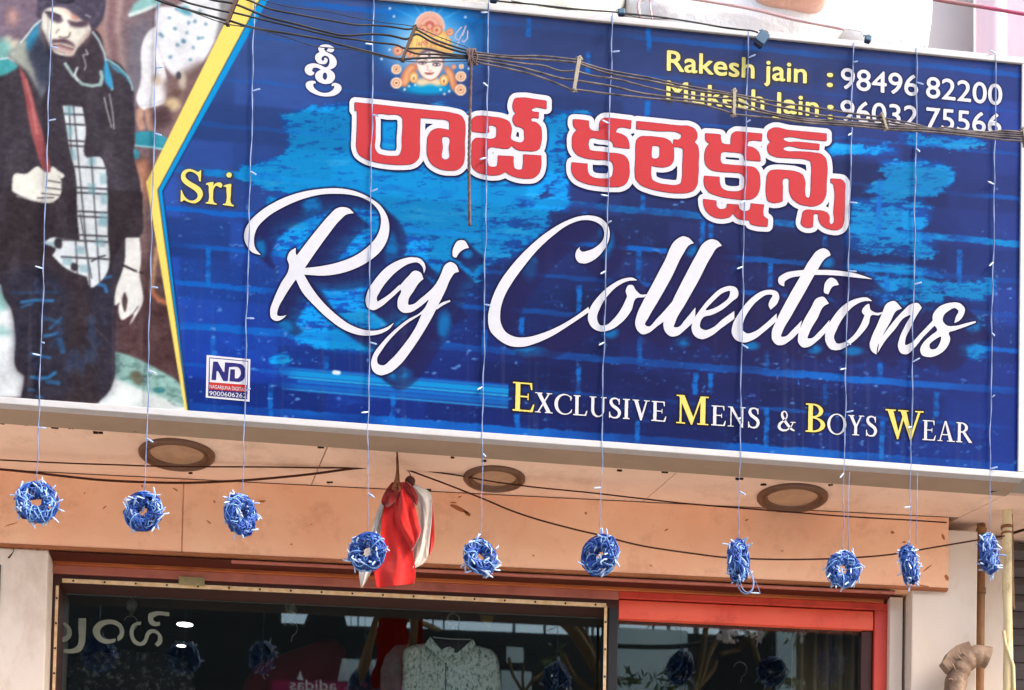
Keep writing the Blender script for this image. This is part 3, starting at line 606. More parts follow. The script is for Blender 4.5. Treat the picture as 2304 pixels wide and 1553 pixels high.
def mask(rings, soft=0):
    m = coverage([rings] if not isinstance(rings[0], list) else rings, QX0, QY0, QW, QH, QS, 2)
    return blur(m, soft/QS) if soft else m
def pm(z, s, soft=0): return mask([oz(z, s)], soft)
def ellm(cx, cy, rx, ry, soft=.25):
    d = np.sqrt(((Xc-cx)/rx)**2+((Yc-cy)/ry)**2); return np.clip((1+soft/2-d)/max(soft, .02), 0, 1)
def linem(pts, w_, soft=1.5):
    d = np.full(Xc.shape, 1e9)
    for (xa, ya), (xb, yb) in zip(pts[:-1], pts[1:]):
        L = max(1e-6, (xb-xa)**2+(yb-ya)**2); t = np.clip(((Xc-xa)*(xb-xa)+(Yc-ya)*(yb-ya))/L, 0, 1)
        d = np.minimum(d, np.hypot(Xc-xa-t*(xb-xa), Yc-ya-t*(yb-ya)))
    return np.clip((w_/2-d)/soft+.5, 0, 1)
def zl(z, s): return [(z[0][0]+float(t.split(',')[0])*z[1], z[0][1]+float(t.split(',')[1])*z[1]) for t in s.split()]
IMG = np.zeros((QH, QW, 3))
def put(m, c, a=1.0):
    global IMG
    m = (m*a)[..., None]; IMG = IMG*(1-m)+np.asarray(c, float)*m
def sample(win, c):
    """coverage of a lettering window resampled on the print raster"""
    x = (Xc-win[1]); y = (Yc-win[2]); i = np.clip(x.astype(int), 0, win[3]-1); j = np.clip(y.astype(int), 0, win[4]-1)
    o = c[j, i]; o = np.where((x < 0) | (y < 0) | (x >= win[3]) | (y >= win[4]), 0, o); return o
def shift(m, dx, dy):
    dx = int(round(dx/QS)); dy = int(round(dy/QS)); return np.roll(np.roll(m, dx, 1), dy, 0)

# blue ground; veiling light over the upper part is painted into these colours
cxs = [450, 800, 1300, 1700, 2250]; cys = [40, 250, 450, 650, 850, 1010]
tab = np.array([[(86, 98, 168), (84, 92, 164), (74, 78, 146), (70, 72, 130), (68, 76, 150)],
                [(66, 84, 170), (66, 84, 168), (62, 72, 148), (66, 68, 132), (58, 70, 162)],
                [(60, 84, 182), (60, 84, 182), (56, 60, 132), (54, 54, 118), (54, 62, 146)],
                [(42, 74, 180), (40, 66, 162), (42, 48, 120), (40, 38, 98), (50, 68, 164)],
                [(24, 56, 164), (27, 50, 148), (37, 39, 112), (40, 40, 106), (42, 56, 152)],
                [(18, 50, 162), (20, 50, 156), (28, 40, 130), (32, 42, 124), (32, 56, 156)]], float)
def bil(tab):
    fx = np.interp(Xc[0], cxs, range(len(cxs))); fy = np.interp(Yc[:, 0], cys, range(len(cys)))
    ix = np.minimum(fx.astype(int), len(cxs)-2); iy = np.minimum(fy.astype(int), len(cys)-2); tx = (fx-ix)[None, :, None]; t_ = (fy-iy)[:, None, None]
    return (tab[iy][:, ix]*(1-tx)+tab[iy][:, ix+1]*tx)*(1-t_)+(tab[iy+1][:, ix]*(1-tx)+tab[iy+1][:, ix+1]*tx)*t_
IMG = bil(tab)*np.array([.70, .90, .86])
n1 = fbm(300, 160, 5, 1); n2 = fbm(60, 34, 5, 2, .68); n3 = fbm(26, 14, 4, 3, .7); n4 = fbm(12, 9, 3, 4, .8)
IMG *= (1+.22*(n1-.5)+.10*(n3-.5))[..., None]
VV = ZB + (ZT-ZB)*0; PV = S(Xc, Yc); Vm = PV[..., 2]; Um = (PV-P0)@SU
leftsoft = np.clip((Xc-430)/500, 0, 1)
put(np.clip((n2-.52)*5, 0, 1)*np.clip((Yc-400)/300, 0, 1)*np.clip((1000-Xc)/500, 0, .45), (22, 72, 172))
# brush strokes in cyan, ragged by noise
strokes = [([(622, 262), (700, 240), (780, 232), (1000, 240), (1240, 262), (1262, 300), (1250, 420), (1180, 455), (1060, 520), (980, 540), (900, 500), (760, 455), (650, 440), (540, 405), (528, 375), (600, 362), (640, 345), (652, 300)], 1.0),
           ([(600, 440), (900, 400), (1060, 440), (1250, 440), (1230, 560), (1100, 600), (1010, 720), (860, 775), (640, 740), (600, 690), (660, 600), (580, 540)], .74),
           ([(640, 725), (760, 735), (900, 770), (860, 800), (720, 790), (650, 760)], 1.0), ([(600, 800), (640, 790), (660, 810), (640, 835), (605, 825)], .9),
           ([(1240, 250), (1330, 245), (1330, 290), (1290, 330), (1280, 480), (1230, 480)], .80),
           ([(1855, 322), (2000, 330), (2045, 348), (1960, 352), (1860, 346)], 1.0), ([(1970, 362), (2080, 358), (2135, 372), (2150, 412), (2100, 442), (2000, 452), (1925, 430), (2000, 400)], 1.0),
           ([(1880, 440), (2060, 440), (2110, 470), (2070, 540), (2130, 560), (2090, 580), (1900, 570)], .78), ([(1890, 508), (2060, 518), (2135, 538), (2060, 552), (1900, 530)], 1.0),
           ([(1885, 588), (2040, 594), (2135, 612), (2080, 622), (1900, 606)], 1.0), ([(1930, 612), (2100, 615), (2140, 680), (2000, 700), (1950, 660)], .70), ([(2110, 640), (2235, 628), (2255, 655), (2200, 682), (2130, 672)], .92),
           ([(2148, 782), (2200, 768), (2240, 800), (2190, 812), (2150, 800)], 1.0), ([(2010, 700), (2200, 715), (2260, 735), (2150, 740)], .62), ([(1990, 300), (2200, 305), (2230, 330), (2060, 338)], .75)]
B = np.zeros(Xc.shape)
for pts, wgt in strokes:
    m = mask([np.array(pts, float)], 9)*wgt
    B = np.maximum(B, m)
n5 = fbm(150, 30, 5, 9, .66)
n6 = fbm(34, 7, 4, 31, .75); n7 = fbm(110, 14, 4, 37, .7)
BR = np.clip((B + (n2-.5)*.75 + (n4-.5)*.75*(1.15-B) + (n6-.5)*1.1 + (n7-.5)*.9 - .55)*8, 0, 1)*np.clip(B*5, 0, 1)
put(np.clip((B-.3)*1.6+(n3-.5), 0, .75)*(B > .02), (12, 88, 188))
put(BR, (6, 150, 226))
put(np.clip((n6-.60)*10, 0, 1)*BR, (22, 84, 180), .75); put(np.clip((n7-.62)*12, 0, 1)*BR, (60, 176, 236), .5)
put(np.clip((n4-.70)*14, 0, 1)*np.clip((n2-.48)*8, 0, 1)*np.clip((Yc-450)/200, 0, 1), (70, 130, 220), .7)
# bricks differ a little in tone
br = RNG.rand(40, 60); row = np.clip(((ZT-Vm)/.155).astype(int), 0, 39); colb = np.clip(((Um-UL)/.38+.5*(row % 2)).astype(int), 0, 59)
IMG *= (1+.30*(blur(br[row, colb], 1.5)-.55)*np.clip((Yc-80)/200, .2, 1))[..., None]
put(np.clip((n6-.56)*6, 0, 1)*np.clip((n2-.45)*4, 0, 1)*np.clip((Yc-300)/300, .15, 1), (24, 88, 186), .40)
# mortar lines of the printed brick wall
cyl = [85, 170, 268, 370, 475, 562, 640, 722, 815, 900, 992]
cvl = [float(S(1450., float(y))[2]) for y in cyl]
am = np.clip((n1-.22)*3.2, .42, 1)
def mortar(m, a):
    put(m*am, (14, 100, 200), min(1, a*1.2)); put(m*np.clip((B+np.exp(-((Yc-(455+.085*(Xc-1300)))/60)**2)-.25)*2, 0, 1)*np.clip((n2-.3)*4, 0, 1), (8, 146, 220), a)
for v, a, hw in zip(cvl, (.55, .25, .4, .6, .95, .8, .65, .8, .95, .45, .85), (.011, .006, .006, .009, .013, .010, .009, .010, .014, .007, .018)):
    wob = (n2-.5)*.016; fade = np.clip((fbm(420, 60, 2, int(v*997) % 99991)-.26)*4, .38, 1)
    mortar(np.clip((hw+(n4-.5)*.008-np.abs(Vm-v+wob))/.003+.5, 0, 1)*fade, a)
for x, a, b in [(1315, 475, 500), (1581, 485, 570), (1600, 490, 565), (1438, 562, 635), (1734, 590, 648), (1857, 525, 565), (1304, 640, 712), (1174, 712, 790), (1441, 730, 818), (1725, 785, 835), (1981, 815, 858), (1302, 818, 890), (1565, 836, 890), (1599, 838, 886), (1857, 862, 912), (2108, 880, 940), (1435, 945, 1000), (1726, 915, 1010), (1164, 930, 985), (1985, 945, 1035), (610, 860, 942), (885, 885, 960), (470, 555, 645), (480, 750, 860), (735, 800, 835), (1190, 40, 85), (1324, 115, 170), (1459, 60, 120), (1457, 225, 268), (1448, 430, 475), (2160, 560, 640), (1995, 610, 700), (1990, 320, 345), (700, 460, 520), (1090, 740, 800), (1980, 400, 520)]:
    put(np.clip((5.5+(n4-.5)*5-np.abs(Xc-x-(n2-.5)*6+.02*(Yc-a)))/2+.5, 0, 1)*np.clip((Yc-a)/4, 0, 1)*np.clip((b-Yc)/4, 0, 1)*np.clip((n3-.25)*3, .3, 1), (12, 112, 208), .9)
# flecks
fl = np.clip((fbm(16, 10, 2, 21)-.80)*18, 0, 1)*np.clip((n1-.42)*6, 0, 1)*(Yc > 420)
put(fl, (92, 150, 226), .8)
# horizontal light streaks left of the tagline
stm = np.clip((Xc-612)/60, 0, 1)*np.clip((1146-Xc)/4, 0, 1)
for (a, b, wd, c, al) in [((615, 842), (1142, 884), 40, (20, 78, 186), .75), ((636, 838), (1142, 880), 12, (12, 150, 222), .95), ((615, 827), (1142, 870), 3.5, (30, 140, 214), .8), ((649, 848.6), (1142, 890.5), 3.6, (40, 190, 238), .95), ((672, 858), (1142, 899), 7, (16, 122, 208), .8), ((624, 866), (1142, 908), 9, (18, 112, 204), .8), ((636, 874.5), (1142, 917), 4, (40, 150, 226), .95)]:
    put(linem([a, b], wd, 3)*stm, c, al)
put(linem([(752, 838), (762, 839)], 9, 2), (220, 240, 250)); put(linem([(883, 845), (889, 845)], 7, 2), (40, 170, 230))
# drop shadow and outlines printed round the lettering
ms = sample(WS, CS); sh = np.zeros_like(ms)
for k in range(4, 46, 3): sh = np.maximum(sh, shift(ms, k*.95, k*.78)*(1-.011*k))
put(np.clip(blur(sh, 1.1)*1.25, 0, 1), (34, 32, 84), .92)
for x, y, rx, ry in [(640, 735, 24, 18), (896, 842, 34, 18), (1000, 735, 18, 40), (1052, 572, 14, 12), (1192, 600, 20, 34), (1190, 792, 44, 14), (1362, 545, 22, 40), (1372, 748, 22, 16), (1556, 562, 16, 18), (1534, 770, 20, 14), (1690, 778, 22, 12), (1832, 786, 20, 12), (1918, 790, 28, 12), (1862, 590, 18, 16), (2190, 735, 20, 18), (700, 462, 26, 24), (585, 560, 16, 26), (880, 560, 18, 40), (2060, 690, 24, 20)]:
    put(np.clip((1.15-np.hypot((Xc-x)/rx, (Yc-y)/ry))*1.5, 0, 1)*np.clip(blur(sh, 3)*1.5, 0, 1)*np.clip((n2-.3)*5, .4, 1), (8, 132, 208), .75)
put(np.clip(blur(dilate(ms, 1.7), .5), 0, 1), (22, 18, 66))
mt = sample(WT, CTW)
put(shift(np.clip(blur(dilate(mt, 1.5), .6), 0, 1), 1, 2), (18, 22, 72))
for wi, c, col_, r, dx, dy in [(WR, CR, (40, 42, 36), 1.2, 2, 2), (WY, CYY, (40, 46, 96), 1.2, 1, 1), (WW, CW, (20, 16, 60), 1.2, 1, 1), (WG, CG, (36, 22, 20), 1.6, 0, 0), (WH, CH, (60, 62, 30), 1.0, 2, 2), (WN, CN, (26, 30, 66), 1.0, 1, 1)]:
    m = sample(wi, c); put(shift(blur(dilate(m, r), .5), dx, dy), col_, .85)
    if wi is WR or wi is WH: put(blur(dilate(m, 4), 3), (70, 66, 96), .45)

# goddess emblem
def ge(x, y, rx, ry=None, soft=.3): return ellm(840+x*.15451, y*.15451, rx*.15451, (ry or rx)*.15451, soft)
put(np.clip(1.3-np.hypot((Xc-966)/130, (Yc-75)/98), 0, 1), (0, 138, 226), .95)
put(np.clip(1.25-np.hypot((Xc-960)/92, (Yc-105)/72), 0, 1), (196, 222, 246), .95)
for a in (-62, -35, 35, 62, 15, -15): put(linem([(966, 60), (966+110*sin(radians(a)), 60-110*cos(radians(a)))], 3, 3)*np.clip((95-np.hypot(Xc-966, Yc-60))/40, 0, 1), (80, 190, 245), .6)
put(ge(800, 1290, 360, 85, .8), (0, 158, 216), .95)
for i in range(40):
    a = radians(-100+200*i/39); put(ge(820+205*sin(a), 385-205*cos(a), 14, 14), (238, 206, 196))
put(ge(820, 385, 198, 198, .08), (226, 166, 146)); put(ge(820, 385, 150, 150, .06), (208, 134, 118)); put(ge(820, 385, 118, 118, .06), (232, 178, 158)); put(ge(820, 385, 78, 80, .1), (200, 108, 100)); put(ge(820, 385, 30, 34, .2), (232, 170, 150))
for i in range(26):
    a = radians(-80+160*i/25); put(linem([(840+(820+125*sin(a))*.15451, (385-125*cos(a))*.15451), (840+(820+190*sin(a))*.15451, (385-190*cos(a))*.15451)], 1.6, 1.5), (236, 196, 176), .7)
put(pm(GD, '470,800 500,640 560,520 640,420 740,390 820,440 920,395 1010,430 1090,530 1140,640 1150,780 1000,820 900,730 820,715 720,740 640,830', 1), (222, 178, 112))
put(pm(GD, '600,520 700,470 800,520 800,640 700,690 560,700', 4), (240, 214, 128)); put(pm(GD, '850,520 950,470 1050,540 1110,640 1000,690 870,640', 4), (242, 216, 128))
for cx_, cy_, r in [(730, 430, 70), (930, 440, 80), (870, 500, 40), (1115, 470, 58), (360, 740, 78), (540, 790, 60), (760, 620, 40), (900, 620, 44), (680, 640, 30), (1010, 640, 36), (1170, 975, 36)]:
    put(ge(cx_, cy_, r, r, .12), (206, 132, 104)); put(ge(cx_, cy_, r*.66, r*.66, .2), (232, 186, 150)); put(ge(cx_-r*.1, cy_, r*.32, r*.32, .3), (196, 104, 88))
for k in range(9):
    x = 560+70*k; put(linem(zl(GD, '%d,%d %d,%d' % (x, 700-(k-4)**2*3, x+14, 560)), 1.8, 1.5), (176, 104, 70), .6)
put(pm(GD, '640,900 660,800 730,735 830,715 930,745 1010,830 1020,930 930,800 820,755 720,800', 2), (88, 76, 96))
put(pm(GD, '400,1250 430,1050 500,960 590,920 640,960 600,1080 520,1200 470,1270', 1.5), (206, 128, 96)); put(pm(GD, '1040,960 1130,1000 1195,1120 1205,1350 1150,1310 1090,1150 1050,1060', 1.5), (204, 124, 92))
put(pm(GD, '450,1240 470,1060 560,960 590,960 520,1080 490,1220', 2), (236, 184, 130), .8); put(pm(GD, '1070,1000 1130,1040 1160,1140 1170,1300 1120,1180', 2), (236, 184, 130), .8)
put(pm(GD, '600,1180 720,1140 920,1140 1050,1200 980,1250 820,1230 660,1250', 3), (236, 214, 176))
put(pm(GD, '622,920! 640,1010 690,1100 760,1160 830,1182 910,1150 970,1080 1010,990 1020,900 1000,830 900,762 820,752 730,775 650,830', 1), (170, 96, 84)); put(pm(GD, '632,920! 652,1005 700,1090 765,1146 830,1164 902,1138 960,1072 1000,988 1008,900 985,830 895,768 820,758 735,780 660,836', 1.2), (250, 236, 226))
for (x, y) in ((715, 915), (920, 940)):
    put(ge(x, y, 62, 30, .3), (96, 72, 92)); put(ge(x-26, y+4, 16, 13, .4), (236, 226, 226)); put(ge(x+30, y+4, 16, 13, .4), (236, 226, 226))
put(linem(zl(GD, '640,870 720,850 790,880'), 2.2, 1.5), (96, 74, 86)); put(linem(zl(GD, '850,890 930,880 1010,905'), 2.2, 1.5), (96, 74, 86))
put(ge(815, 800, 18, 42, .4), (120, 100, 110)); put(linem(zl(GD, '790,950 785,1020 820,1036 850,1020'), 1.5, 1.5), (196, 138, 122)); put(ge(812, 1075, 62, 18, .4), (204, 116, 108)); put(linem(zl(GD, '745,1055 812,1078 880,1060'), 1.5, 1.5), (120, 66, 70))
for (x, y) in ((590, 1130), (1028, 1170)):
    put(ge(x, y, 66, 82, .15), (222, 168, 96)); put(ge(x, y, 40, 54, .2), (244, 222, 168)); put(ge(x, y+14, 18, 26, .3), (186, 116, 66))
for x, y, r in ((335, 1010, 74), (335, 1210, 82), (1275, 1115, 78), (1270, 1310, 84), (1282, 970, 38)):
    put(ge(x, y, r, r, .12), (240, 214, 184)); put(ge(x, y, r*.66, r*.66, .12), (214, 140, 104)); put(ge(x, y, r*.46, r*.46, .2), (246, 222, 190)); put(ge(x, y, r*.22, r*.22, .4), (140, 80, 56))
for s_ in ('1215,670 1280,520 1345,380', '1280,400 1200,490 1195,560 1250,590', '1375,450 1370,560 1320,615 1290,590', '1300,520 1345,380'):
    put(linem(zl(GD, s_), 4, 1.5), (40, 56, 120), .8); put(linem(zl(GD, s_), 2.6, 1.5), (226, 222, 244))
for x, y in ((240, 125), (300, 240), (1340, 250), (236, 725), (120, 860), (520, 1255), (455, 1305), (980, 1305), (1035, 1370), (1105, 1330), (1390, 1000), (610, 1240)):
    put(ge(x, y, 18, 18, .9), (214, 232, 250), .9)

# ---- photographic panel on the left: a man in a dark coat, printed
M = np.zeros((QH, QW, 3))
KEEP = IMG; IMG = np.zeros((QH, QW, 3))+(122, 104, 124)
put(np.clip((Xc-205)/60, 0, 1), (138, 110, 118)); put(np.clip((Yc-280)/200, 0, 1), (112, 84, 84)); put(np.clip((Yc-600)/80, 0, 1), (86, 58, 60))
IMG += ((n2-.5)*46)[..., None]
put(np.clip(1.2-np.hypot((Xc-28)/18, (Yc-38)/26), 0, 1), (206, 156, 146), .8); put(pm(ZM, '40,560 70,430 120,420 140,480 200,460 230,500 160,620 70,640', 5), (222, 214, 190)); put(ellm(4, 118, 22, 30, .8), (120, 190, 186))
for x, c in ((248, (196, 160, 150)), (262, (150, 108, 112)), (278, (190, 160, 152)), (236, (206, 150, 128))): put(linem([(x, -60), (x-14, 60), (x+6, 190)], 13, 12), c, .7)
put(mask([np.array([(290, 60), (345, 30), (330, 190), (318, 250), (288, 180)], float)], 12), (122, 122, 138), .9)
put(pm(Z1, '900,120! 930,40 1000,-20 1100,-60 1120,40 1040,60 960,100', 3), (150, 214, 214)); put(linem(zl(Z1, '910,105 1000,75 1080,40'), 8, 4), (226, 244, 244))
put(pm(Z1, '1085,190! 1100,60 1240,40 1400,-60 1560,-60 1540,180 1490,310 1420,430 1310,535 1240,545 1160,470 1100,300', 2), (240, 245, 252))
put(pm(Z1, '1085,190 1030,230 1008,270 985,560 960,720 1005,772 1060,752 1150,720 1168,670 1150,470 1100,300', 1.5), (246, 248, 254)); put(linem(zl(Z1, '985,740 1060,735 1150,700'), 3, 4), (206, 214, 228))
for s_ in ('1185,125', '1318,162', '1308,230', '1120,240', '1135,255', '1240,315', '1285,292', '1352,335', '1415,265', '1390,268', '1235,65', '1400,80', '1280,285', '1360,150', '1440,170', '1225,200', '1190,400', '1330,420'):
    (x, y), = zl(Z1, s_); k_ = 6; put(mask([np.array([(x+(3+4*RNG.rand())*cos(2*pi*q/k_), y+(2.5+3.5*RNG.rand())*sin(2*pi*q/k_)) for q in range(k_)])], 1.5), (76, 140, 172), .8)
put(pm(Z1, '1240,60 1300,40 1340,110 1280,100', 3), (90, 170, 196)); put(pm(Z1, '1540,-60! 1640,-60! 1560,180 1500,310! 1530,120', 3), (150, 150, 152))
put(pm(Z1, '1150,560 1250,520 1420,430 1350,700 1260,860 1180,900 1160,700', 8), (128, 100, 98)); put(ellm(387, 235, 18, 14, .9), (226, 200, 150), .9); put(ellm(352, 180, 12, 12, .9), (206, 180, 150), .8); put(ellm(410, 180, 9, 20, .9), (214, 204, 180), .7); put(ellm(402, 170, 6, 9, .6), (70, 70, 84)); put(ellm(398, 210, 10, 8, .9), (112, 84, 76))
for s_ in ('980,780 975,840 990,890', '1035,780 1040,840 1060,895'): put(linem(zl(Z1, s_), 15, 6), (206, 156, 132))
put(pm(Z1, '1070,790 1160,740 1200,860 1090,900', 5), (88, 64, 70))
put(pm(Z1, '940,925! 1060,920 1172,965! 1140,1045! 1040,1030 950,1020!', 1.5), (44, 158, 184)); put(linem(zl(Z1, '945,1018 1050,1028 1140,1044'), 4, 2), (150, 220, 232)); put(pm(Z1, '935,1040 970,1060 970,1110 940,1112', 1), (60, 160, 190))
put(pm(Z1, '960,1120 1020,1110 1040,1280 1010,1420 985,1320', 6), (176, 112, 86)); put(pm(Z1, '960,1160 1000,1140 1010,1230 985,1270', 3), (204, 140, 110)); put(linem(zl(Z1, '990,1260 985,1380 998,1480'), 6, 5), (196, 152, 128))
for s_, c, w_ in (('850,250 810,380 800,450', (196, 120, 76), 14), ('1100,340 1075,480 1062,640', (206, 156, 110), 9), ('1062,640 1110,700 1165,720', (206, 116, 74), 9), ('820,430 850,470', (224, 170, 130), 9)): put(linem(zl(Z2, s_), w_, 9), c, .9)
put(pm(Z2, '800,1060! 880,1080 1000,1130 1130,1200 1230,1260 1290,1330! 1330,1480! 700,1480!', 2), (146, 198, 190)); put(pm(Z2, '790,1240! 900,1290 1020,1340 1180,1400 1300,1450! 1330,1560! 600,1560!', 3), (228, 240, 240))
dm = np.clip((n3-.5)*6, 0, 1)*pm(Z2, '800,1080 1000,1140 1290,1340 1290,1440 1000,1300 800,1230', 2); put(dm, (84, 130, 124), .8); put(pm(Z2, '910,1210 960,1195 1000,1230 980,1300 940,1280', 3), (104, 104, 84)); put(ellm(358, 878, 14, 7, .5), (60, 140, 146)); put(linem(zl(Z2, '1040,1190 1095,1215'), 5, 2), (224, 234, 240))
put(pm(Z2, '-400,400! 0,560 35,690 70,740 110,950 130,1200 170,1230! 150,1380! -400,1380!', 1.5), (232, 242, 248)); put(pm(Z2, '-100,560 20,620 60,740 -100,800', 5), (150, 214, 212)); put(pm(Z2, '-60,880 40,890 90,930 -60,930', 5), (160, 206, 206)); put(mask([np.array([(-300, 700), (-40, 660), (0, 640), (0, 400), (-300, 420)], float)], 6), (120, 110, 110), .6)
# coat, trousers
put(pm(Z1, '-700,420! -60,440 60,400 130,370 180,290 300,200 700,240 750,400 840,450 900,540 932,620 937,750 946,900 938,1100 975,1250 990,1560! 930,1900 300,2500 -700,2500!', 1.2)*(Yc < 640), (64, 57, 68))
put(pm(Z2, '-60,-100! 995,-60! 1000,100 985,245 870,262 850,300 795,420 808,700 800,1000 790,1280 768,1330 688,1418! 300,1392 148,1376! 172,1230 130,1195 110,950 68,745 32,690 0,540', 1.2), (54, 45, 52))
put(pm(Z2, '0,540 300,470 480,620 470,900 460,1370 148,1376 172,1230 130,1195 110,950 68,745 32,690', 10), (48, 46, 64), .9); put(pm(Z2, '640,600 800,460 808,700 800,1000 790,1280 720,1380 700,900', 14), (46, 46, 70), .7)
IMG += (((n3-.5)*14))[..., None]*(Yc > 400)[..., None]
for s_, w_, a in (('150,715 250,700 370,705', 6, .9), ('150,750 230,722', 4, .7), ('310,952 360,945 402,930', 6, .9), ('350,900 430,825', 5, .6), ('220,1075 290,1092 350,1104', 5, .9), ('218,1238 280,1250 340,1240 385,1208', 7, .95), ('330,1270 410,1280', 9, .6), ('690,590 730,600 745,640', 8, .8), ('730,545 775,535', 6, .7), ('200,1325 240,1330', 4, .8), ('250,1374 300,1380', 4, .8), ('420,980 440,1060', 12, .5), ('100,650 400,645', 5, .35), ('300,820 420,860', 8, .4)):
    put(linem(zl(Z2, s_), w_, 5), (40, 124, 196), a)
for s_ in ('640,1150 680,1220', '640,1000 700,1120', '660,890 720,950 760,1000', '455,120 465,200'): put(linem(zl(Z2, s_), 1.6, 2), (110, 104, 120), .6)
fo = fbm(60, 150, 4, 71); put(np.clip((fo-.55)*5, 0, 1)*pm(Z1, '-700,420! 130,370 750,400 840,450 930,700 945,900 940,1100 990,1500 930,2600 -700,2600!', 10)*(Yc < 640), (96, 90, 104), .4)
put(np.clip((fbm(26, 60, 4, 73)-.58)*7, 0, 1)*pm(Z2, '0,540 300,470 780,470 800,1280 690,1415 150,1376 130,1190 68,745', 8), (50, 78, 128), .45)
# scarf, strap, collar
put(pm(ZM, '-40,690 0,685 100,680 160,715 205,770 120,840 0,885 -60,890', 2), (62, 170, 178)); put(linem(zl(ZM, '0,690 100,675 170,720'), 4, 3), (210, 232, 232))
put(pm(ZM, '480,230! 400,300 320,380 240,490 100,655 210,745 330,830 420,1000 480,1150 560,1000 590,700 520,500', 2.5), (104, 110, 124)); put(pm(ZM, '240,490 330,470 330,640 400,820 440,1040 330,850 210,745 110,660', 4), (168, 176, 164)); put(pm(ZM, '470,240 440,330 440,450 380,560 330,600 310,480 370,360', 3), (44, 152, 204)); put(linem(zl(ZM, '478,235 400,300 300,430 240,500'), 4, 2), (212, 226, 228)); put(pm(ZM, '330,620 480,420 560,560 580,760 560,1000 470,1000 400,820', 8), (54, 60, 84), .9)
put(pm(ZM, '590,640 700,690 860,660 960,560 1080,380 1180,540 1230,700 1190,980 1000,1010 860,900 700,760', 3), (70, 60, 72))
for s_, c, w_ in (('1080,375 1150,470 1215,620 1250,800 1290,960 1305,1040', (176, 200, 206), 5), ('1245,690 1370,770 1480,880 1530,980 1545,1050', (150, 206, 214), 4), ('760,745 850,880 960,980 1080,1002 1170,985', (158, 190, 190), 7), ('1175,840 1190,900 1170,985', (150, 186, 186), 8), ('1000,580 1025,635 965,640 985,700 1000,760 985,815', (206, 214, 218), 2.2), ('1215,1140 1250,1300 1300,1480', (176, 180, 180), 3), ('1275,1100 1310,1300 1330,1500', (190, 190, 196), 2.4), ('900,790 870,870 900,935', (220, 228, 232), 5)): put(linem(zl(ZM, s_), w_, 2), c)
put(pm(ZM, '1235,700 1270,800 1305,940 1308,1045 1245,985', 1.5), (44, 156, 210)); put(pm(ZM, '1255,720 1370,790 1480,890 1510,970 1440,880 1330,810', 2), (60, 170, 206), .8)
put(pm(ZM, '215,770! 270,840 320,940 380,1120 430,1330 500,1560! 600,2000! 500,2000! 370,1560 320,1300 280,1060', 1.5), (172, 84, 88)); put(linem(zl(ZM, '300,930 370,1200 430,1560'), 5, 5), (206, 122, 120), .8)
# plaid shirt
pl = np.maximum(pm(Z1, '438,735! 500,740 575,748! 600,900 605,1100 700,1100 742,1185! 752,1400 752,1560! 720,1950 640,2010 600,1900 545,1560 525,1200 490,1060 462,880', 1), pm(Z2, '300,300! 370,262 430,272 560,292 640,330! 640,540 560,522 450,470 365,388! 390,350', 1))
put(pl, (222, 234, 240))
for y0 in (738, 800, 870, 985, 1020, 1165, 1310, 1345, 1475, 1510, 1640, 1680, 1800):
    put(linem(zl(Z1, '430,%d 780,%d' % (y0-4, y0+14)), 4.2, 2.5)*pl, (58, 54, 66), .9)
for x0, x1 in ((510, 630), (610, 700), (480, 545)):
    put(linem(zl(Z1, '%d,700 %d,2000' % (x0, x1)), 3.6, 2.5)*pl, (66, 62, 76), .8)
for x, y in ((480, 920), (500, 1080), (640, 1120), (725, 1250), (730, 1390), (640, 1320), (480, 770), (725, 1530)): (a, b), = zl(Z1, '%d,%d' % (x, y)); put(mask([np.array([(a-9, b-13), (a+9, b-12), (a+10, b+13), (a-8, b+12)])], 1.5)*pl, (120, 176, 190), .6)
for x, y in ((350, 318), (470, 430), (590, 480), (560, 350), (720, 160), (700, 300)): (a, b), = zl(Z2, '%d,%d' % (x, y)); put(mask([np.array([(a-12, b-9), (a+12, b-8), (a+11, b+10), (a-11, b+8)])], 1.5)*pl, (120, 172, 186), .6)
put(pm(Z2, '390,270 425,272 425,340 390,335', 1), (60, 56, 66)); put(pm(Z2, '505,440 545,455 530,500 495,485', 1), (60, 56, 66)); put(linem(zl(Z2, '560,100 600,330 640,545'), 3, 2), (90, 90, 100)); put(linem(zl(Z2, '640,430 690,400 735,390'), 3.5, 2), (60, 56, 66))
# hands
put(pm(Z1, '85,1290 100,1218 180,1215 270,1165 310,1200 350,1202 360,1166 410,1195 450,1232 440,1246 395,1222 420,1240 428,1270 428,1300 430,1330 418,1370 375,1410 240,1405 130,1362 85,1332', 1), (240, 242, 232))
for s_ in ('335,1262 420,1278', '320,1312 425,1325', '290,1352 415,1365', '260,1385 375,1382'): put(linem(zl(Z1, s_), 2.6, 2), (74, 66, 72))
put(linem(zl(Z1, '120,1370 240,1400 370,1408'), 5, 5), (196, 190, 186), .6)
put(pm(Z2, '878,265! 975,265! 985,440 975,510 996,640 1000,700 962,792 905,872 935,795 850,838 828,760 862,650 830,720 805,738 802,690 812,620 850,512 868,450', 1), (242, 244, 240)); put(pm(Z2, '872,645 890,690 872,785 852,705', 1), (84, 64, 66)); put(linem(zl(Z2, '858,455 930,490 995,512'), 5, 2), (52, 42, 48)); put(linem(zl(Z2, '930,795 965,745'), 3, 2), (120, 112, 116)); put(ellm(311, 610, 3, 4, .4), (240, 240, 240))
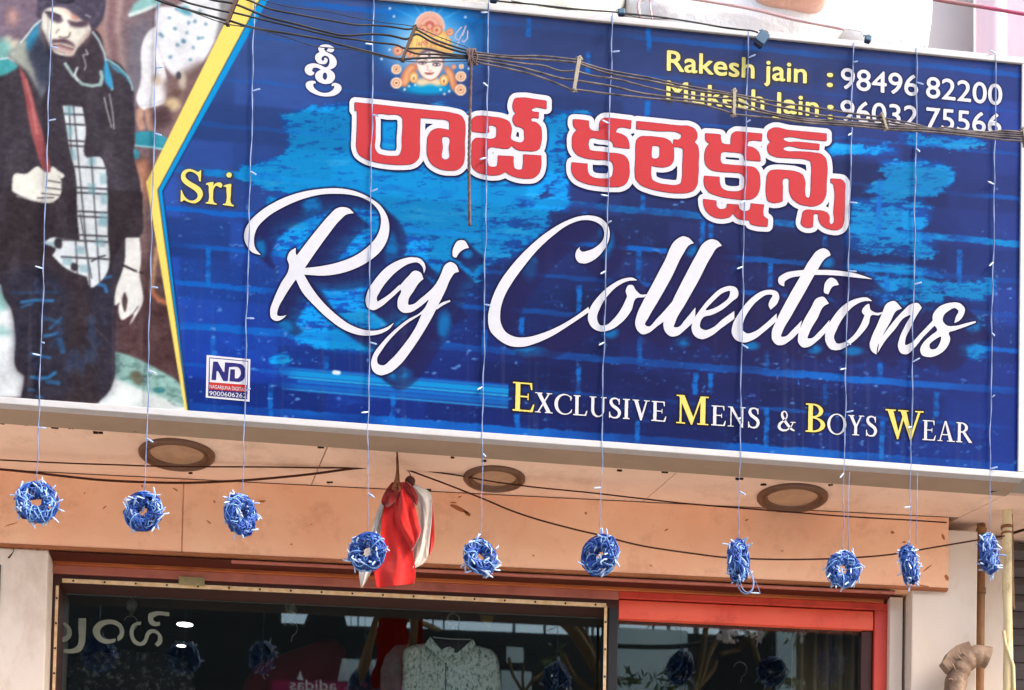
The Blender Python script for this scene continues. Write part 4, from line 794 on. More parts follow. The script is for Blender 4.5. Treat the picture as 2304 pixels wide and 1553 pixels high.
# head
put(pm(ZM, '490,240! 485,170 540,100 650,80 780,110 870,200 1000,250 1055,310 1045,400 980,480 900,565 850,642 740,648 650,622 580,540 530,420 490,330', 1.2), (238, 236, 222))
put(pm(ZM, '1040,300 1060,400 990,500 900,570 850,645 880,560 960,470 1020,380', 5), (158, 118, 118), .8); put(pm(ZM, '485,300 530,420 590,550 640,620 560,560 500,440', 4), (140, 116, 116), .8); put(pm(ZM, '640,80 780,110 870,200 780,170 680,110', 5), (214, 160, 142), .6)
put(pm(ZM, '530,140 620,150 720,198 738,250 680,272 600,232 560,200', 2.2), (92, 76, 94)); put(pm(ZM, '778,240 900,252 1010,240 1035,280 905,322 820,300', 2.5), (90, 70, 88)); put(linem(zl(ZM, '532,145 610,150 700,188'), 4, 3), (70, 58, 70)); put(linem(zl(ZM, '655,385 672,355 690,345'), 3, 2), (150, 130, 130)); put(linem(zl(ZM, '690,428 740,440 800,432 818,380'), 3, 3), (128, 104, 104)); put(pm(ZM, '735,250 770,250 780,330 740,330', 5), (248, 244, 232))
put(pm(ZM, '600,470 680,455 740,448 820,482 866,520 872,560 845,545 780,518 700,505 640,508 608,515', 2), (96, 70, 84)); put(pm(ZM, '605,520 700,508 790,525 868,570 850,620 870,640 800,650 700,610 620,560', 3), (206, 176, 166), .8); put(linem(zl(ZM, '630,538 700,536 780,566 848,582'), 4, 2.5), (172, 124, 130)); put(linem(zl(ZM, '640,556 710,568 790,592 830,600'), 4, 3), (214, 170, 166), .8); put(linem(zl(ZM, '620,528 700,524 790,552 855,574'), 1.6, 1.5), (92, 62, 74)); put(linem(zl(ZM, '610,575 680,600 760,625'), 2, 2), (150, 124, 130), .8)
put(pm(ZM, '420,-200! 436,100 430,195 480,232! 490,170 540,100 650,78 790,105 870,160 935,215 1040,262 1062,330 1132,330! 1200,220 1228,100 1230,-200!', 2), (82, 76, 98)); put(linem(zl(ZM, '1000,175 1050,200'), 3, 2), (176, 176, 196)); put(linem(zl(ZM, '640,5 760,30 850,10'), 9, 4), (52, 50, 66)); put(pm(ZM, '830,170 930,225 840,220', 2), (206, 140, 122))
for s_ in ('470,60 520,30 640,20', '700,60 860,60 960,120', '980,40 1100,80 1150,180', '1080,250 1150,150 1180,60', '560,-40 760,-30 980,-20'): put(linem(zl(ZM, s_), 5, 6), (110, 104, 128), .5)
n8 = fbm(70, 90, 5, 81, .7); n9 = fbm(9, 7, 2, 83)
lum = IMG.mean(2, keepdims=True); IMG = lum+(IMG-lum)*.86                      # a faded photographic print: softer colour, grain, mottled tone
IMG = IMG*(1+.34*(n8-.5))[..., None]
MAN = np.clip(np.stack([blur(IMG[..., k], .55) for k in range(3)], 2)+((n4-.5)*20+(n9-.5)*16)[..., None], 0, 255); IMG = KEEP
# chevron: yellow and blue bars, picture to its left
def chev(xk, top, bot, yk):       # everything left of a bent line: (top x at y=0), knee, (bottom x at y=925)
    e = np.where(Yc < yk, xk+(top-xk)*(yk-Yc)/yk, xk+(bot-xk)*(Yc-yk)/(925-yk)); return np.clip((e-Xc)/QS+.5, 0, 1)
put(chev(368, 600, 427, 432), (22, 30, 70), .75)
put(chev(365, 603, 424, 430), (8, 152, 224))
put(chev(356, 585, 424, 428), (36, 44, 40))
put(chev(354, 583, 422, 428), (254, 228, 116))
lm = chev(329, 532, 416, 410)
IMG = IMG*(1-lm[..., None])+MAN*lm[..., None]
put(np.clip((Vm-(ZT-.007+.006*(n4-.5)))/.004, 0, 1)*np.clip((n3-.3)*4, 0, 1), (122, 92, 84), .75)
run = np.clip((fbm(10, 900, 3, 51)-.60)*7, 0, 1)*np.clip((n1-.35)*3, 0, 1); put(run*np.clip((Yc-560)/500+.35, 0, 1), (150, 140, 150), .16)
IMG = np.clip(IMG, 0, 255)

# ------------------------------------------------------------------ build the sign
def attr_mat(name, rough=.55, spec=.04):
    m = bpy.data.materials.new(name); m.use_nodes = True; t = m.node_tree; b = t.nodes['Principled BSDF']
    a = t.nodes.new('ShaderNodeVertexColor'); a.layer_name = 'ink'
    n = t.nodes.new('ShaderNodeTexNoise'); n.inputs['Scale'].default_value = 420; n.inputs['Detail'].default_value = 2
    tc = t.nodes.new('ShaderNodeTexCoord'); t.links.new(tc.outputs['Object'], n.inputs['Vector'])
    r = t.nodes.new('ShaderNodeMapRange'); r.inputs[3].default_value = .88; r.inputs[4].default_value = 1.12; t.links.new(n.outputs[0], r.inputs[0])
    mx = t.nodes.new('ShaderNodeMix'); mx.data_type = 'RGBA'; mx.blend_type = 'MULTIPLY'; mx.inputs[0].default_value = 1
    t.links.new(a.outputs[0], mx.inputs[6]); t.links.new(r.outputs[0], mx.inputs[7]); t.links.new(mx.outputs[2], b.inputs['Base Color'])
    n2_ = t.nodes.new('ShaderNodeTexNoise'); n2_.inputs['Scale'].default_value = 3.5; n2_.inputs['Detail'].default_value = 3; t.links.new(tc.outputs['Object'], n2_.inputs['Vector'])
    bp = t.nodes.new('ShaderNodeBump'); bp.inputs['Strength'].default_value = .12; bp.inputs['Distance'].default_value = .02; t.links.new(n2_.outputs[0], bp.inputs['Height']); t.links.new(bp.outputs[0], b.inputs['Normal'])
    b.inputs['Roughness'].default_value = rough; b.inputs['Specular IOR Level'].default_value = spec; MATS[name] = m
attr_mat('printed_vinyl')
for nme, c in (('ink_white', (240, 242, 252)), ('ink_red', (214, 70, 76)), ('ink_pink', (236, 120, 128)), ('ink_yellow', (254, 236, 130)), ('ink_pale_yellow', (250, 240, 150)), ('ink_navy', (52, 52, 128)), ('ink_logo_red', (206, 62, 62)), ('ink_dark_red', (158, 44, 78))):
    mat(nme, pr(*c), .55, .05, .06, 30)
mat('frame_aluminium', pr(238, 238, 240), .45, .4, .10, 14, stain=pr(190, 180, 168), sscale=9, samt=.35, stretch=(1, 1, 3))
mat('sign_box', sr(158, 138, 120), .6, .3, .12, 6)
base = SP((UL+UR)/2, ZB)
sign = empty('shop_sign', base, 'wide blue printed sign board with a man in a dark coat and two scripts', 'sign board')
nu = int((UR-UL)/.0036)+1; nv = int((ZT-ZB)/.0036)+1
uu, vv = np.meshgrid(np.linspace(UL, UR, nu), np.linspace(ZB, ZT, nv))
PW = P0 + uu[..., None]*SU; PW[..., 2] = vv
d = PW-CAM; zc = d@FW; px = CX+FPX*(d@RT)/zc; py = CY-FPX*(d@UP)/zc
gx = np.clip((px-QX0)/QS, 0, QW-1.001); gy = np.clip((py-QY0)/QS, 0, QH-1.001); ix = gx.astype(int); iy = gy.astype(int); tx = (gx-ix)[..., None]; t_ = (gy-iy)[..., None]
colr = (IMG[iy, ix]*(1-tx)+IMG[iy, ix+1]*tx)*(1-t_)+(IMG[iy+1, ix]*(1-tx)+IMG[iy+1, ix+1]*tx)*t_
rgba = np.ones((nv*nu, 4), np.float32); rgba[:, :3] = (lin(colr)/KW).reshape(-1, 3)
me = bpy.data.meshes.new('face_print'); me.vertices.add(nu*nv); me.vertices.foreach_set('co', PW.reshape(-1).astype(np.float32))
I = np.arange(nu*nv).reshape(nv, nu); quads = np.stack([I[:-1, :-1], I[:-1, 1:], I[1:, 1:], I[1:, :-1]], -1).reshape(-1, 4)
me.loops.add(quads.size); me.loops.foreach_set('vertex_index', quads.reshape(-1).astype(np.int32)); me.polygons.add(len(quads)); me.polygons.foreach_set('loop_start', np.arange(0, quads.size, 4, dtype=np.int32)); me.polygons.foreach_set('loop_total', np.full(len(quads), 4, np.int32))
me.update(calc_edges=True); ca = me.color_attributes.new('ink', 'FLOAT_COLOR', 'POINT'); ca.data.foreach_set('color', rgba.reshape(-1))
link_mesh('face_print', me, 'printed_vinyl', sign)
def sbox(mb, u0, u1, z0, z1, o0, o1):
    c = [SP(u, z, o) for z in (z0, z1) for u, o in ((u0, o0), (u1, o0), (u1, o1), (u0, o1))]
    mb.add(c, [(0, 3, 2, 1), (4, 5, 6, 7), (0, 1, 5, 4), (1, 2, 6, 5), (2, 3, 7, 6), (3, 0, 4, 7)])
FRW = .027
for (u0, u1, z0, z1) in ((UL-FRW, UR+FRW, ZT, ZT+FRW), (UL-FRW, UR+FRW, ZB-FRW, ZB), (UL-FRW, UL, ZB, ZT), (UR, UR+FRW, ZB, ZT)):
    mb = MB(); sbox(mb, u0, u1, z0, z1, -.04, .010); mb.build('frame_rail', 'frame_aluminium', sign, bevel=.003)
mb = MB(); sbox(mb, UL-FRW+.002, UR+FRW-.002, ZB-FRW+.002, ZT+FRW-.004, -.185, -.003); mb.build('box_back', 'sign_box', sign)
print_mesh('lettering', CTW, WT[1], WT[2], 1, .0012, 'ink_white', sign)['label'] = 'white outline of the large Telugu lettering'
print_mesh('lettering', dilate(CT, .9), WT[1], WT[2], 1, .0020, 'ink_dark_red', sign)['label'] = 'dark rim of the red Telugu lettering'
print_mesh('lettering', CT, WT[1], WT[2], 1, .0028, 'ink_red', sign)['label'] = 'large red Telugu lettering'
print_mesh('lettering', CS, WS[1], WS[2], 1, .0014, 'ink_white', sign)['label'] = 'white brush script lettering reading Raj Collections'
print_mesh('lettering', CR, WR[1], WR[2], 1, .0014, 'ink_yellow', sign)['label'] = 'yellow serif lettering reading Sri'
print_mesh('lettering', CYY, WY[1], WY[2], 1, .0014, 'ink_white', sign)['label'] = 'small white ornate Telugu letter'
print_mesh('lettering', CW, WW[1], WW[2], 1, .0014, 'ink_white', sign, iso=.48)['label'] = 'white small capitals of the tagline'
print_mesh('lettering', CG, WG[1], WG[2], 1, .0018, 'ink_yellow', sign)['label'] = 'yellow capitals E M B W of the tagline'
print_mesh('lettering', CH, WH[1], WH[2], 1, .0014, 'ink_pale_yellow', sign)['label'] = 'yellow names in the upper right corner'
print_mesh('lettering', CN, WN[1], WN[2], 1, .0014, 'ink_white', sign)['label'] = 'white telephone numbers'
# printer's logo
def quad_part(name, z, s, off, m, parent):
    pts = zl(z, s); mb = MB(); mb.add([S(x, y, off) for x, y in pts], [tuple(range(len(pts)-1, -1, -1))]); return mb.build(name, m, parent)
lp = quad_part('logo_plate', ZN, '65,115 1335,240 1310,1475 40,1355', .0016, 'ink_white', sign); lp['label'] = 'small white square logo of the sign printer'
quad_part('logo_ground', ZN, '140,185 1280,290 1250,1410 108,1305', .0022, 'ink_navy', lp)
quad_part('logo_ground', ZN, '160,212 1258,312 1240,985 150,905', .0028, 'ink_white', lp)
quad_part('logo_band', ZN, '140,905 1220,985 1210,1195 135,1115', .0030, 'ink_logo_red', lp)
for shp, mm, ofs, nm in ((nd, 'ink_navy', .0034, 'lettering'), (nd_name, 'ink_white', .0036, 'lettering'), (nd_num, 'ink_white', .0036, 'lettering')):
    wi = window(shp, 4, .4); print_mesh(nm, cov(wi), wi[1], wi[2], .4, ofs, mm, lp)
# ================================================================== WIRES, LIGHT STRINGS, CLOTH, SACKS
mat('clear_wire', sr(104, 122, 160), .4, .4)
mat('blue_wire', sr(34, 84, 168), .45, .35, col2=sr(20, 46, 118), nscale=30)
mat('pale_blue_wire', sr(112, 156, 212), .35, .5)
mat('lamp_white', sr(166, 188, 222), .3, .5)
mat('black_cable', (.014, .012, .013), .5, .45, .3, 20)
mat('dusty_cable', sr(108, 100, 100), .7, .3, col2=sr(44, 38, 40), nscale=22, stretch=(1, 1, 3))
mat('rope', sr(104, 88, 86), .9, .1, col2=sr(74, 60, 62), nscale=60)
mat('spacer', sr(150, 140, 124), .7, .3, .25, 30)
mat('dark_spacer', sr(84, 64, 52), .7, .3, .3, 30)
mat('soffit_wire', sr(70, 34, 20), .7, .2)
SO_ = .009
# one little lamp, shared by every string: a tapered socket and a pale tip
def bulb_mesh(nm, s=1.0):
    m_ = MB(); m_.tube([np.array([0, 0, 0]), np.array([0, 0, .006]), np.array([0, 0, .018]), np.array([0, 0, .030]), np.array([0, 0, .034])], [.0018, .0027*s, .0035*s, .0030*s, .001], 6); return m_.mesh(nm)
BULB = bulb_mesh('lamp'); BULB.materials.append(MATS['lamp_white'])
def put_bulb(p, dirv, parent, scale=1.0, name='lamp'):
    o = bpy.data.objects.new(name, BULB); COL.objects.link(o); o.location = V(p); o.rotation_euler = V(dirv).to_track_quat('Z', 'Y').to_euler(); o.scale = (1, 1, scale)
    o.parent = parent; o.matrix_parent_inverse = Matrix.Translation(-wloc(parent)); return o
def coil(center, rx, ry, yaw, tilt, parent, seed, nloop=44, tight=.62):
    r = np.random.RandomState(seed); Rm = np.array([[cos(yaw), -sin(yaw), 0], [sin(yaw), cos(yaw), 0], [0, 0, 1]])
    Rt = np.array([[1, 0, 0], [0, cos(tilt), -sin(tilt)], [0, sin(tilt), cos(tilt)]])
    s = ry; R0 = s*tight; r0 = s*(1-tight); sx = 1.0
    def W(q): return center + Rm@Rt@np.array([q[0]*sx, q[1], q[2]])
    A, B_ = MB(), MB()
    for k in range(nloop):
        ph0 = r.uniform(0, 2*pi); rho = r0*sqrt(r.uniform(.2, 1.0))*.95; kk = r.choice([-1, 0, 0, 1, 1]); pts = []; ex = r.uniform(-.17, .17); th0 = r.uniform(0, 2*pi); n = 26; q1 = r.uniform(0, 6)
        for i in range(n+1):
            th = th0+2*pi*i/n; ph = ph0+kk*th+1.0*sin(2*th+q1)+.5*sin(5*th+2*q1); rr = R0*(1+ex*cos(th-th0))+rho*cos(ph); pts.append(W((rr*cos(th), rho*sin(ph), rr*sin(th))))
        (B_ if k % 3 == 0 else A).tube(pts, .0031 if k % 3 else .0024, 5, cap=False)
    # wraps tied across the ring
    for k in range(5):
        th = r.uniform(0, 2*pi); pts = [W(((R0+r0*1.03*cos(a))*cos(th+.12*a), r0*1.03*sin(a), (R0+r0*1.03*cos(a))*sin(th+.12*a))) for a in np.linspace(0, 2*pi, 13)]
        (B_ if k % 2 else A).tube(pts, .0024, 5, cap=False)
    A.build('wire_coil', 'blue_wire', parent, True); B_.build('wire_coil', 'pale_blue_wire', parent, True)
    for k in range(32):
        th = r.uniform(0, 2*pi); ph = r.uniform(-1.9, 1.9) if r.rand() < .75 else r.uniform(0, 2*pi); rad = np.array([cos(th), 0, sin(th)])
        nrm = rad*cos(ph)+np.array([0, sin(ph), 0]); p = rad*R0+nrm*r0*.86; tang = np.array([-sin(th), 0, cos(th)]); d = nrm*r.uniform(.05, .75)+tang*r.uniform(-1, 1)+np.array([0, r.uniform(-.3, .3), 0])
        put_bulb(W(p), Rm@Rt@d, parent, r.uniform(.7, 1.05))
STR = [  # top, wire points, lamps (y, dx, dy), coil (cx, cy, rx, ry, yaw deg)
 ([(118, -20), (110, 220), (101, 500), (92, 800), (85, 1000), (83, 1085)], [(105, 16, 4), (272, 21, -4), (605, -22, -7), (770, 8, 2), (800, -18, -4), (962, 23, 2)], (82, 1131, 43, 47, 8), 'left end of the sign, over the dark coat'),
 ([(355, -20), (347, 300), (339, 600), (331, 960), (326, 1108)], [(153, 18, -2), (300, 20, 6), (645, 18, 3), (835, 18, 5), (987, 14, 8)], (324, 1152, 43, 44, -14), 'beside the yellow chevron, second from the left'),
 ([(573, -20), (566, 300), (559, 560), (551, 900), (547, 1110)], [(205, 18, -5), (385, 14, 9), (716, 21, 1), (880, 11, -6)], (543, 1159, 39, 46, 46), 'in front of the square logo'),
 ([(841, -20), (836, 330), (832, 640), (829, 960), (827, 1196)], [(100, -20, -2), (258, 16, 4), (432, 16, -7), (770, 18, 5), (927, -17, 2), (1110, 14, 10)], (826, 1243, 41, 43, -18), 'in front of the red cloth'),
 ([(1100, -10), (1096, 250), (1092, 560), (1088, 820), (1085, 1050), (1082, 1205)], [(28, -20, 0), (195, -11, -9), (355, -18, 5), (685, 19, 3), (870, -15, 8), (1020, 8, 8), (1202, -13, 12)], (1081, 1253, 36, 42, 20), 'just right of the red cloth'),
 ([(1378, 30), (1372, 250), (1365, 560), (1358, 800), (1354, 1040), (1350, 1208)], [(117, 19, -2), (278, -19, -9), (441, -19, -3), (502, 9, -5), (610, -13, 7), (770, -14, 8), (1097, -21, 2)], (1350, 1250, 35, 48, -42), 'below the long white letter C, oval coil'),
 ([(1684, 66), (1678, 330), (1672, 620), (1667, 900), (1664, 1080), (1662, 1205)], [(130, 17, -7), (276, 10, -6), (452, -9, 6), (600, -18, 7), (775, 17, 10), (940, -7, 4), (1105, 16, 10)], (1661, 1262, 33, 48, 62), 'with a loose loop dangling below'),
 ([(1921, 96), (1915, 330), (1909, 600), (1903, 850), (1899, 1070), (1897, 1240)], [(140, 11, -2), (300, -8, 5), (455, 18, 2), (610, 19, 1), (770, 11, 6), (829, -13, 3), (928, 20, -4), (1065, -11, 13)], (1897, 1281, 41, 41, 6), 'before the right half of the red door frame'),
 ([(2064, 108), (2061, 330), (2056, 640), (2052, 900), (2049, 1080), (2046, 1232)], [(185, 16, 5), (335, 8, 7), (640, 19, -5), (815, 18, -10), (960, -9, 3), (1140, -20, 3)], (2046, 1273, 30, 46, 66), 'before the right end of the peach beam'),
 ([(2241, 120), (2239, 330), (2234, 620), (2230, 860), (2228, 1060), (2226, 1200)], [(120, -13, -7), (275, -16, -3), (415, -17, -8), (590, -13, 12), (750, 6, 6), (895, 9, -6), (1055, 17, -4)], (2225, 1246, 33, 46, 58), 'at the right edge before the brown pipe'),
]
coils = []
for i, (wp, lamps, (cx, cy, rx, ry, yw), where) in enumerate(STR):
    c = S(float(cx), float(cy), SO_)
    t = empty('light_string', c, 'hanging lamp string with blue wire coil, ' + where, 'light string', 'lamp strings hanging in front of the sign')
    P = np.array(wp, float); ys = np.arange(P[0, 1], cy-ry*.9+4, 14.0)
    xs_ = np.interp(ys, P[:, 1], P[:, 0]) + .9*np.sin(ys*.021+i)+.5*np.sin(ys*.07+2*i)
    m_ = MB(); m_.tube([S(x, y, SO_+.002*sin(y*.03)) for x, y in zip(xs_, ys)], np.interp(ys, [0, 1000, 1080, 1300], [.0017, .0016, .0010, .0009]), 6)
    m_.tube([S(x+1.6*sin(y*.05), y, SO_+.002+.002*cos(y*.05)) for x, y in zip(xs_, ys)], np.interp(ys, [0, 1000, 1080, 1300], [.0013, .0012, .0006, .0005]), 5); m_.build('wire', 'clear_wire', t, True)
    for (y, dx, dy) in lamps:
        x = np.interp(y, ys, xs_); a = S(x, y, SO_); b = S(x+dx, y+dy, SO_+.012); put_bulb(a, b-a, t, min(.95, np.linalg.norm(b-a)/.034))
    coil(c, rx*.00174, ry*.00174, radians(yw), radians(-8+5*(i % 4)), t, 40+i)
    coils.append(t)
    if i == 6:
        m_ = MB(); m_.tube(spline([S(x, y, SO_) for x, y in ((1658, 1298), (1662, 1322), (1675, 1336), (1690, 1332), (1696, 1312), (1690, 1290), (1682, 1280))], 6), .0028, 6)
        m_.tube(spline([S(x, y, SO_+.006) for x, y in ((1666, 1300), (1668, 1320), (1680, 1333), (1692, 1326), (1694, 1306), (1684, 1286))], 6), .0022, 6); m_.tube([S(x, y, SO_) for x, y in ((1700, 1308), (1708, 1328), (1711, 1336))], .0012, 4); m_.build('wire_loop', 'clear_wire', t, True)
        a = S(1690., 1334., SO_); put_bulb(a, S(1712., 1335., SO_)-a, t)
    if i in (7, 8):      # thin loose second strand
        m_ = MB(); m_.tube([S(x, y, SO_-.004) for x, y in (((1911, 1062), (1908, 1150), (1910, 1245)) if i == 7 else ((2064, 1065), (2063, 1140), (2061, 1225)))], .0012, 5); m_.build('loose_wire', 'clear_wire', t, True)

# ---- overhead street cables with spacers
CO = .42
def cpx(pts, off=CO): return [S(x, y, off) for x, y in pts]
CAB = [
 ('black_cable', [(330, -60), (470, -1), (527, 9), (556, 16)], None),
]
L = {
 0: [(455, -34), (510, -14), (560, 1), (608, 20.6), (669, 32.6), (735, 45), (800, 56), (838, 57), (877, 60), (915, 66), (935, 66), (980, 90), (1025, 106), (1051, 113), (1071, 118), (1146, 126.5), (1216, 126.5), (1297, 135), (1309, 141), (1370, 159), (1460, 175), (1524, 190), (1582, 200), (1646, 211), (1700, 221), (1753, 231), (1844, 244), (1905, 254), (1982, 264), (1997, 268), (2058, 279.5), (2101, 291), (2126, 287), (2181, 295), (2304, 302), (2340, 306)],
 1: [(390, -34), (470, -2), (527, 9), (600, 38), (669, 55), (734, 72), (775, 80), (832, 77), (877, 80), (915, 88), (938, 77), (970, 94), (1012, 110), (1051, 120), (1071, 124), (1161, 132), (1210, 134), (1296, 141), (1309, 146), (1370, 166), (1460, 182), (1524, 196), (1582, 207), (1646, 215), (1737, 238), (1800, 250), (1860, 262), (1982, 272), (1997, 275), (2058, 285), (2119, 291.7), (2196, 299), (2257, 295), (2304, 298), (2340, 301)],
 2: [(340, -34), (405, 0), (460, 16), (516, 28), (523, 28), (591, 44.5), (669, 63), (756, 83.5), (800, 89), (838, 95), (890, 101), (912, 109), (960, 110), (1006, 121), (1051, 126), (1071, 129), (1170, 142.5), (1222, 148), (1260, 160), (1293, 160), (1305, 163), (1338, 171.6), (1390, 179), (1451, 195), (1510, 208), (1582, 218), (1646, 222.5), (1655, 227), (1722, 250), (1799, 266), (1875, 272), (1982, 279), (1997, 282), (2058, 287), (2150, 298), (2211, 302), (2304, 307), (2340, 311)],
 3: [(300, -30), (355, 1), (430, 24), (508, 46), (517, 47), (571, 63), (669, 79), (734, 91), (754, 98), (819, 114), (877, 129), (905, 133), (941, 131), (986, 130), (1051, 131), (1071, 134), (1161, 150), (1216, 164), (1263, 177), (1292, 180), (1300, 182), (1379, 195), (1437, 209), (1510, 219.6), (1582, 228), (1646, 237), (1655, 242), (1753, 262), (1814, 272), (1905, 278), (1982, 285), (1997, 288), (2089, 291.7), (2181, 301), (2254, 309), (2304, 312), (2340, 316)],
 4: [(913, 112), (938, 121), (986, 123), (1051, 129), (1071, 140), (1146, 155.6), (1204, 170), (1257, 190), (1287, 203), (1297, 202), (1373, 212), (1466, 222), (1553, 231), (1597, 240), (1645, 255), (1655, 258), (1753, 268), (1814, 277), (1905, 283), (1982, 290), (1997, 292), (2089, 297), (2181, 306), (2254, 314.6), (2304, 318), (2340, 320)],
}
CL = {0: 'topmost black cable of the overhead bundle crossing the sign', 1: 'second black cable from the top of the overhead bundle', 2: 'middle black cable of the overhead bundle', 3: 'fourth cable down in the overhead bundle, lowest left of the deity', 4: 'lowest cable of the bundle right of the knotted rope'}
def cable_thing(pts, r, label, two=True, split=1060.0, name='overhead_cable', grp='overhead cables crossing the sign', off=CO, k=6):
    t = empty(name, S(pts[0][0], pts[0][1], off), label, 'cable', grp)
    P = spline([np.array(p, float) for p in pts], 5)
    segs = [([p for p in P if p[0] <= split+1], 'black_cable'), ([p for p in P if p[0] >= split-6], 'dusty_cable')] if two else [(P, two if isinstance(two, str) else 'black_cable')]
    for q, mm in segs:
        if len(q) < 2: continue
        m_ = MB(); m_.tube([S(x, y, off+.004*sin(x*.05)) for x, y in q], r, k); m_.build('cable_run', mm, t, True)
    return t
for i in range(5): cable_thing(L[i], .0039 if i % 2 else .0034, CL[i])
cable_thing([(350, -6), (430, 26), (505, 53), (560, 62), (626, 78), (701, 102), (740, 108), (800, 113), (860, 128), (930, 139), (1000, 139), (1060, 137)], .0017, 'thin slack black wire sagging under the bundle at left', two=False, off=CO+.01)
cable_thing([(570, -6), (647, 15), (734, 26), (800, 40), (870, 52), (930, 60), (1000, 88), (1055, 108)], .0014, 'thin black wire above the bundle left of the deity', two=False, off=CO-.012)
def spacer(a, b, label, m, w_=.006, knots=True):
    A, B_ = S(a[0], a[1], CO-.004), S(b[0], b[1], CO-.004); t = empty('cable_spacer', B_, label, 'cable spacer', 'spacers strapping the overhead cables')
    d = B_-A; n = np.cross(d/np.linalg.norm(d), SN); 
    for s_ in (-1, 1):
        m_ = MB(); off = SN*(.010 if s_ > 0 else -.010)
        ring = [A-n*w_+off, A+n*w_+off, B_+n*w_*.8+off, B_-n*w_*.8+off]; m_.prism(ring, SN*.005); m_.build('strap', m, t, bevel=.001)
    if knots:
        for c in (A, B_):
            m_ = MB(); m_.tube([c-n*w_*1.8, c-n*w_*.3+SN*.012, c+n*w_*1.8], [.003, .007, .003], 6); m_.build('knot', m, t, True)
    return t
spacer((534, -4), (510, 57), 'dark cable spacer over the yellow stripe of the chevron', 'dark_spacer', .006)
spacer((934, 62), (904, 138), 'brown cable spacer in front of the deity crown', 'dark_spacer', .005)
spacer((1303, 133), (1291, 205), 'grey cable spacer right of the first Telugu word', 'spacer', .0075)
spacer((1651, 206), (1650, 261), 'grey cable spacer over the yellow names', 'spacer', .006)
spacer((1983, 259), (1993, 293), 'small grey tie knotted round the cables over the phone numbers', 'spacer', .005)
spacer((2300, 292), (2306, 330), 'grey tie round the cables at the right edge of the photo', 'spacer', .005)
# rope: three twisted strands knotted to the bundle
rp = empty('rope', S(1057., 510., CO), 'frayed grey rope hanging from the knot in the overhead cables', 'rope')
yy = np.arange(118, 512, 5.0)
for k in range(3):
    m_ = MB(); pts = []
    for y in yy:
        a = y*.16+k*2*pi/3; pts.append(S(1058.5-(y-118)*.006+2.0*cos(a)+1.5*sin(y*.013), y, CO+.012+.0034*sin(a)))
    m_.tube(pts, .0033, 5); m_.build('strand', 'rope', rp, True)
for k in range(6):
    m_ = MB(); x0 = 1052+3.6*k; m_.tube(spline([S(x+RNG.uniform(-2, 2), y, CO+o_) for x, y, o_ in ((x0, 110, .004), (x0-2, 118, .016), (x0+RNG.uniform(-6, 6), 128, .018), (x0+1, 141, .014), (x0+2, 146, 0), (x0+1, 130, -.012), (x0, 112, -.008))], 4), .0036, 5); m_.build('knot_turn', 'rope', rp, True)

# ---- wires strung under the soffit, meeting at the cloth bundle
YW = .20
def soffit_wire(pts, r, label):
    t = MB(); t.tube(spline([F(float(x), float(y), YW) for x, y in pts], 5), r, 6); o = t.build('strung_wire', 'soffit_wire', None, True); return tag(o, label, 'wire', 'wires strung under the soffit')
soffit_wire([(-60, 1032), (0, 1035), (129, 1041.5), (258, 1046), (386, 1050), (600, 1051), (760, 1053), (890, 1049)], .0030, 'upper thin wire under the soffit left of the red cloth')
soffit_wire([(-60, 1051), (0, 1056), (80, 1064), (129, 1070), (225, 1080), (322, 1085), (418, 1086.6), (515, 1083), (600, 1077), (700, 1067), (800, 1054), (890, 1049)], .0048, 'thick sagging wire under the soffit left of the red cloth')
soffit_wire([(903, 1051), (969, 1061), (1038, 1071), (1110, 1084), (1200, 1096), (1300, 1106), (1348, 1111), (1443, 1122), (1562, 1135), (1750, 1150), (1900, 1162), (2040, 1170), (2130, 1176)], .0030, 'upper wire right of the red cloth running along the beam top')
soffit_wire([(905, 1053), (957, 1072), (1018, 1095), (1091, 1124), (1150, 1149), (1220, 1172), (1300, 1193), (1348, 1204), (1443, 1228), (1562, 1246), (1640, 1255), (1750, 1259), (1850, 1258), (1935, 1254), (2010, 1247), (2100, 1232), (2195, 1216), (2260, 1206)], .0034, 'low sagging wire right of the red cloth crossing the peach beam')

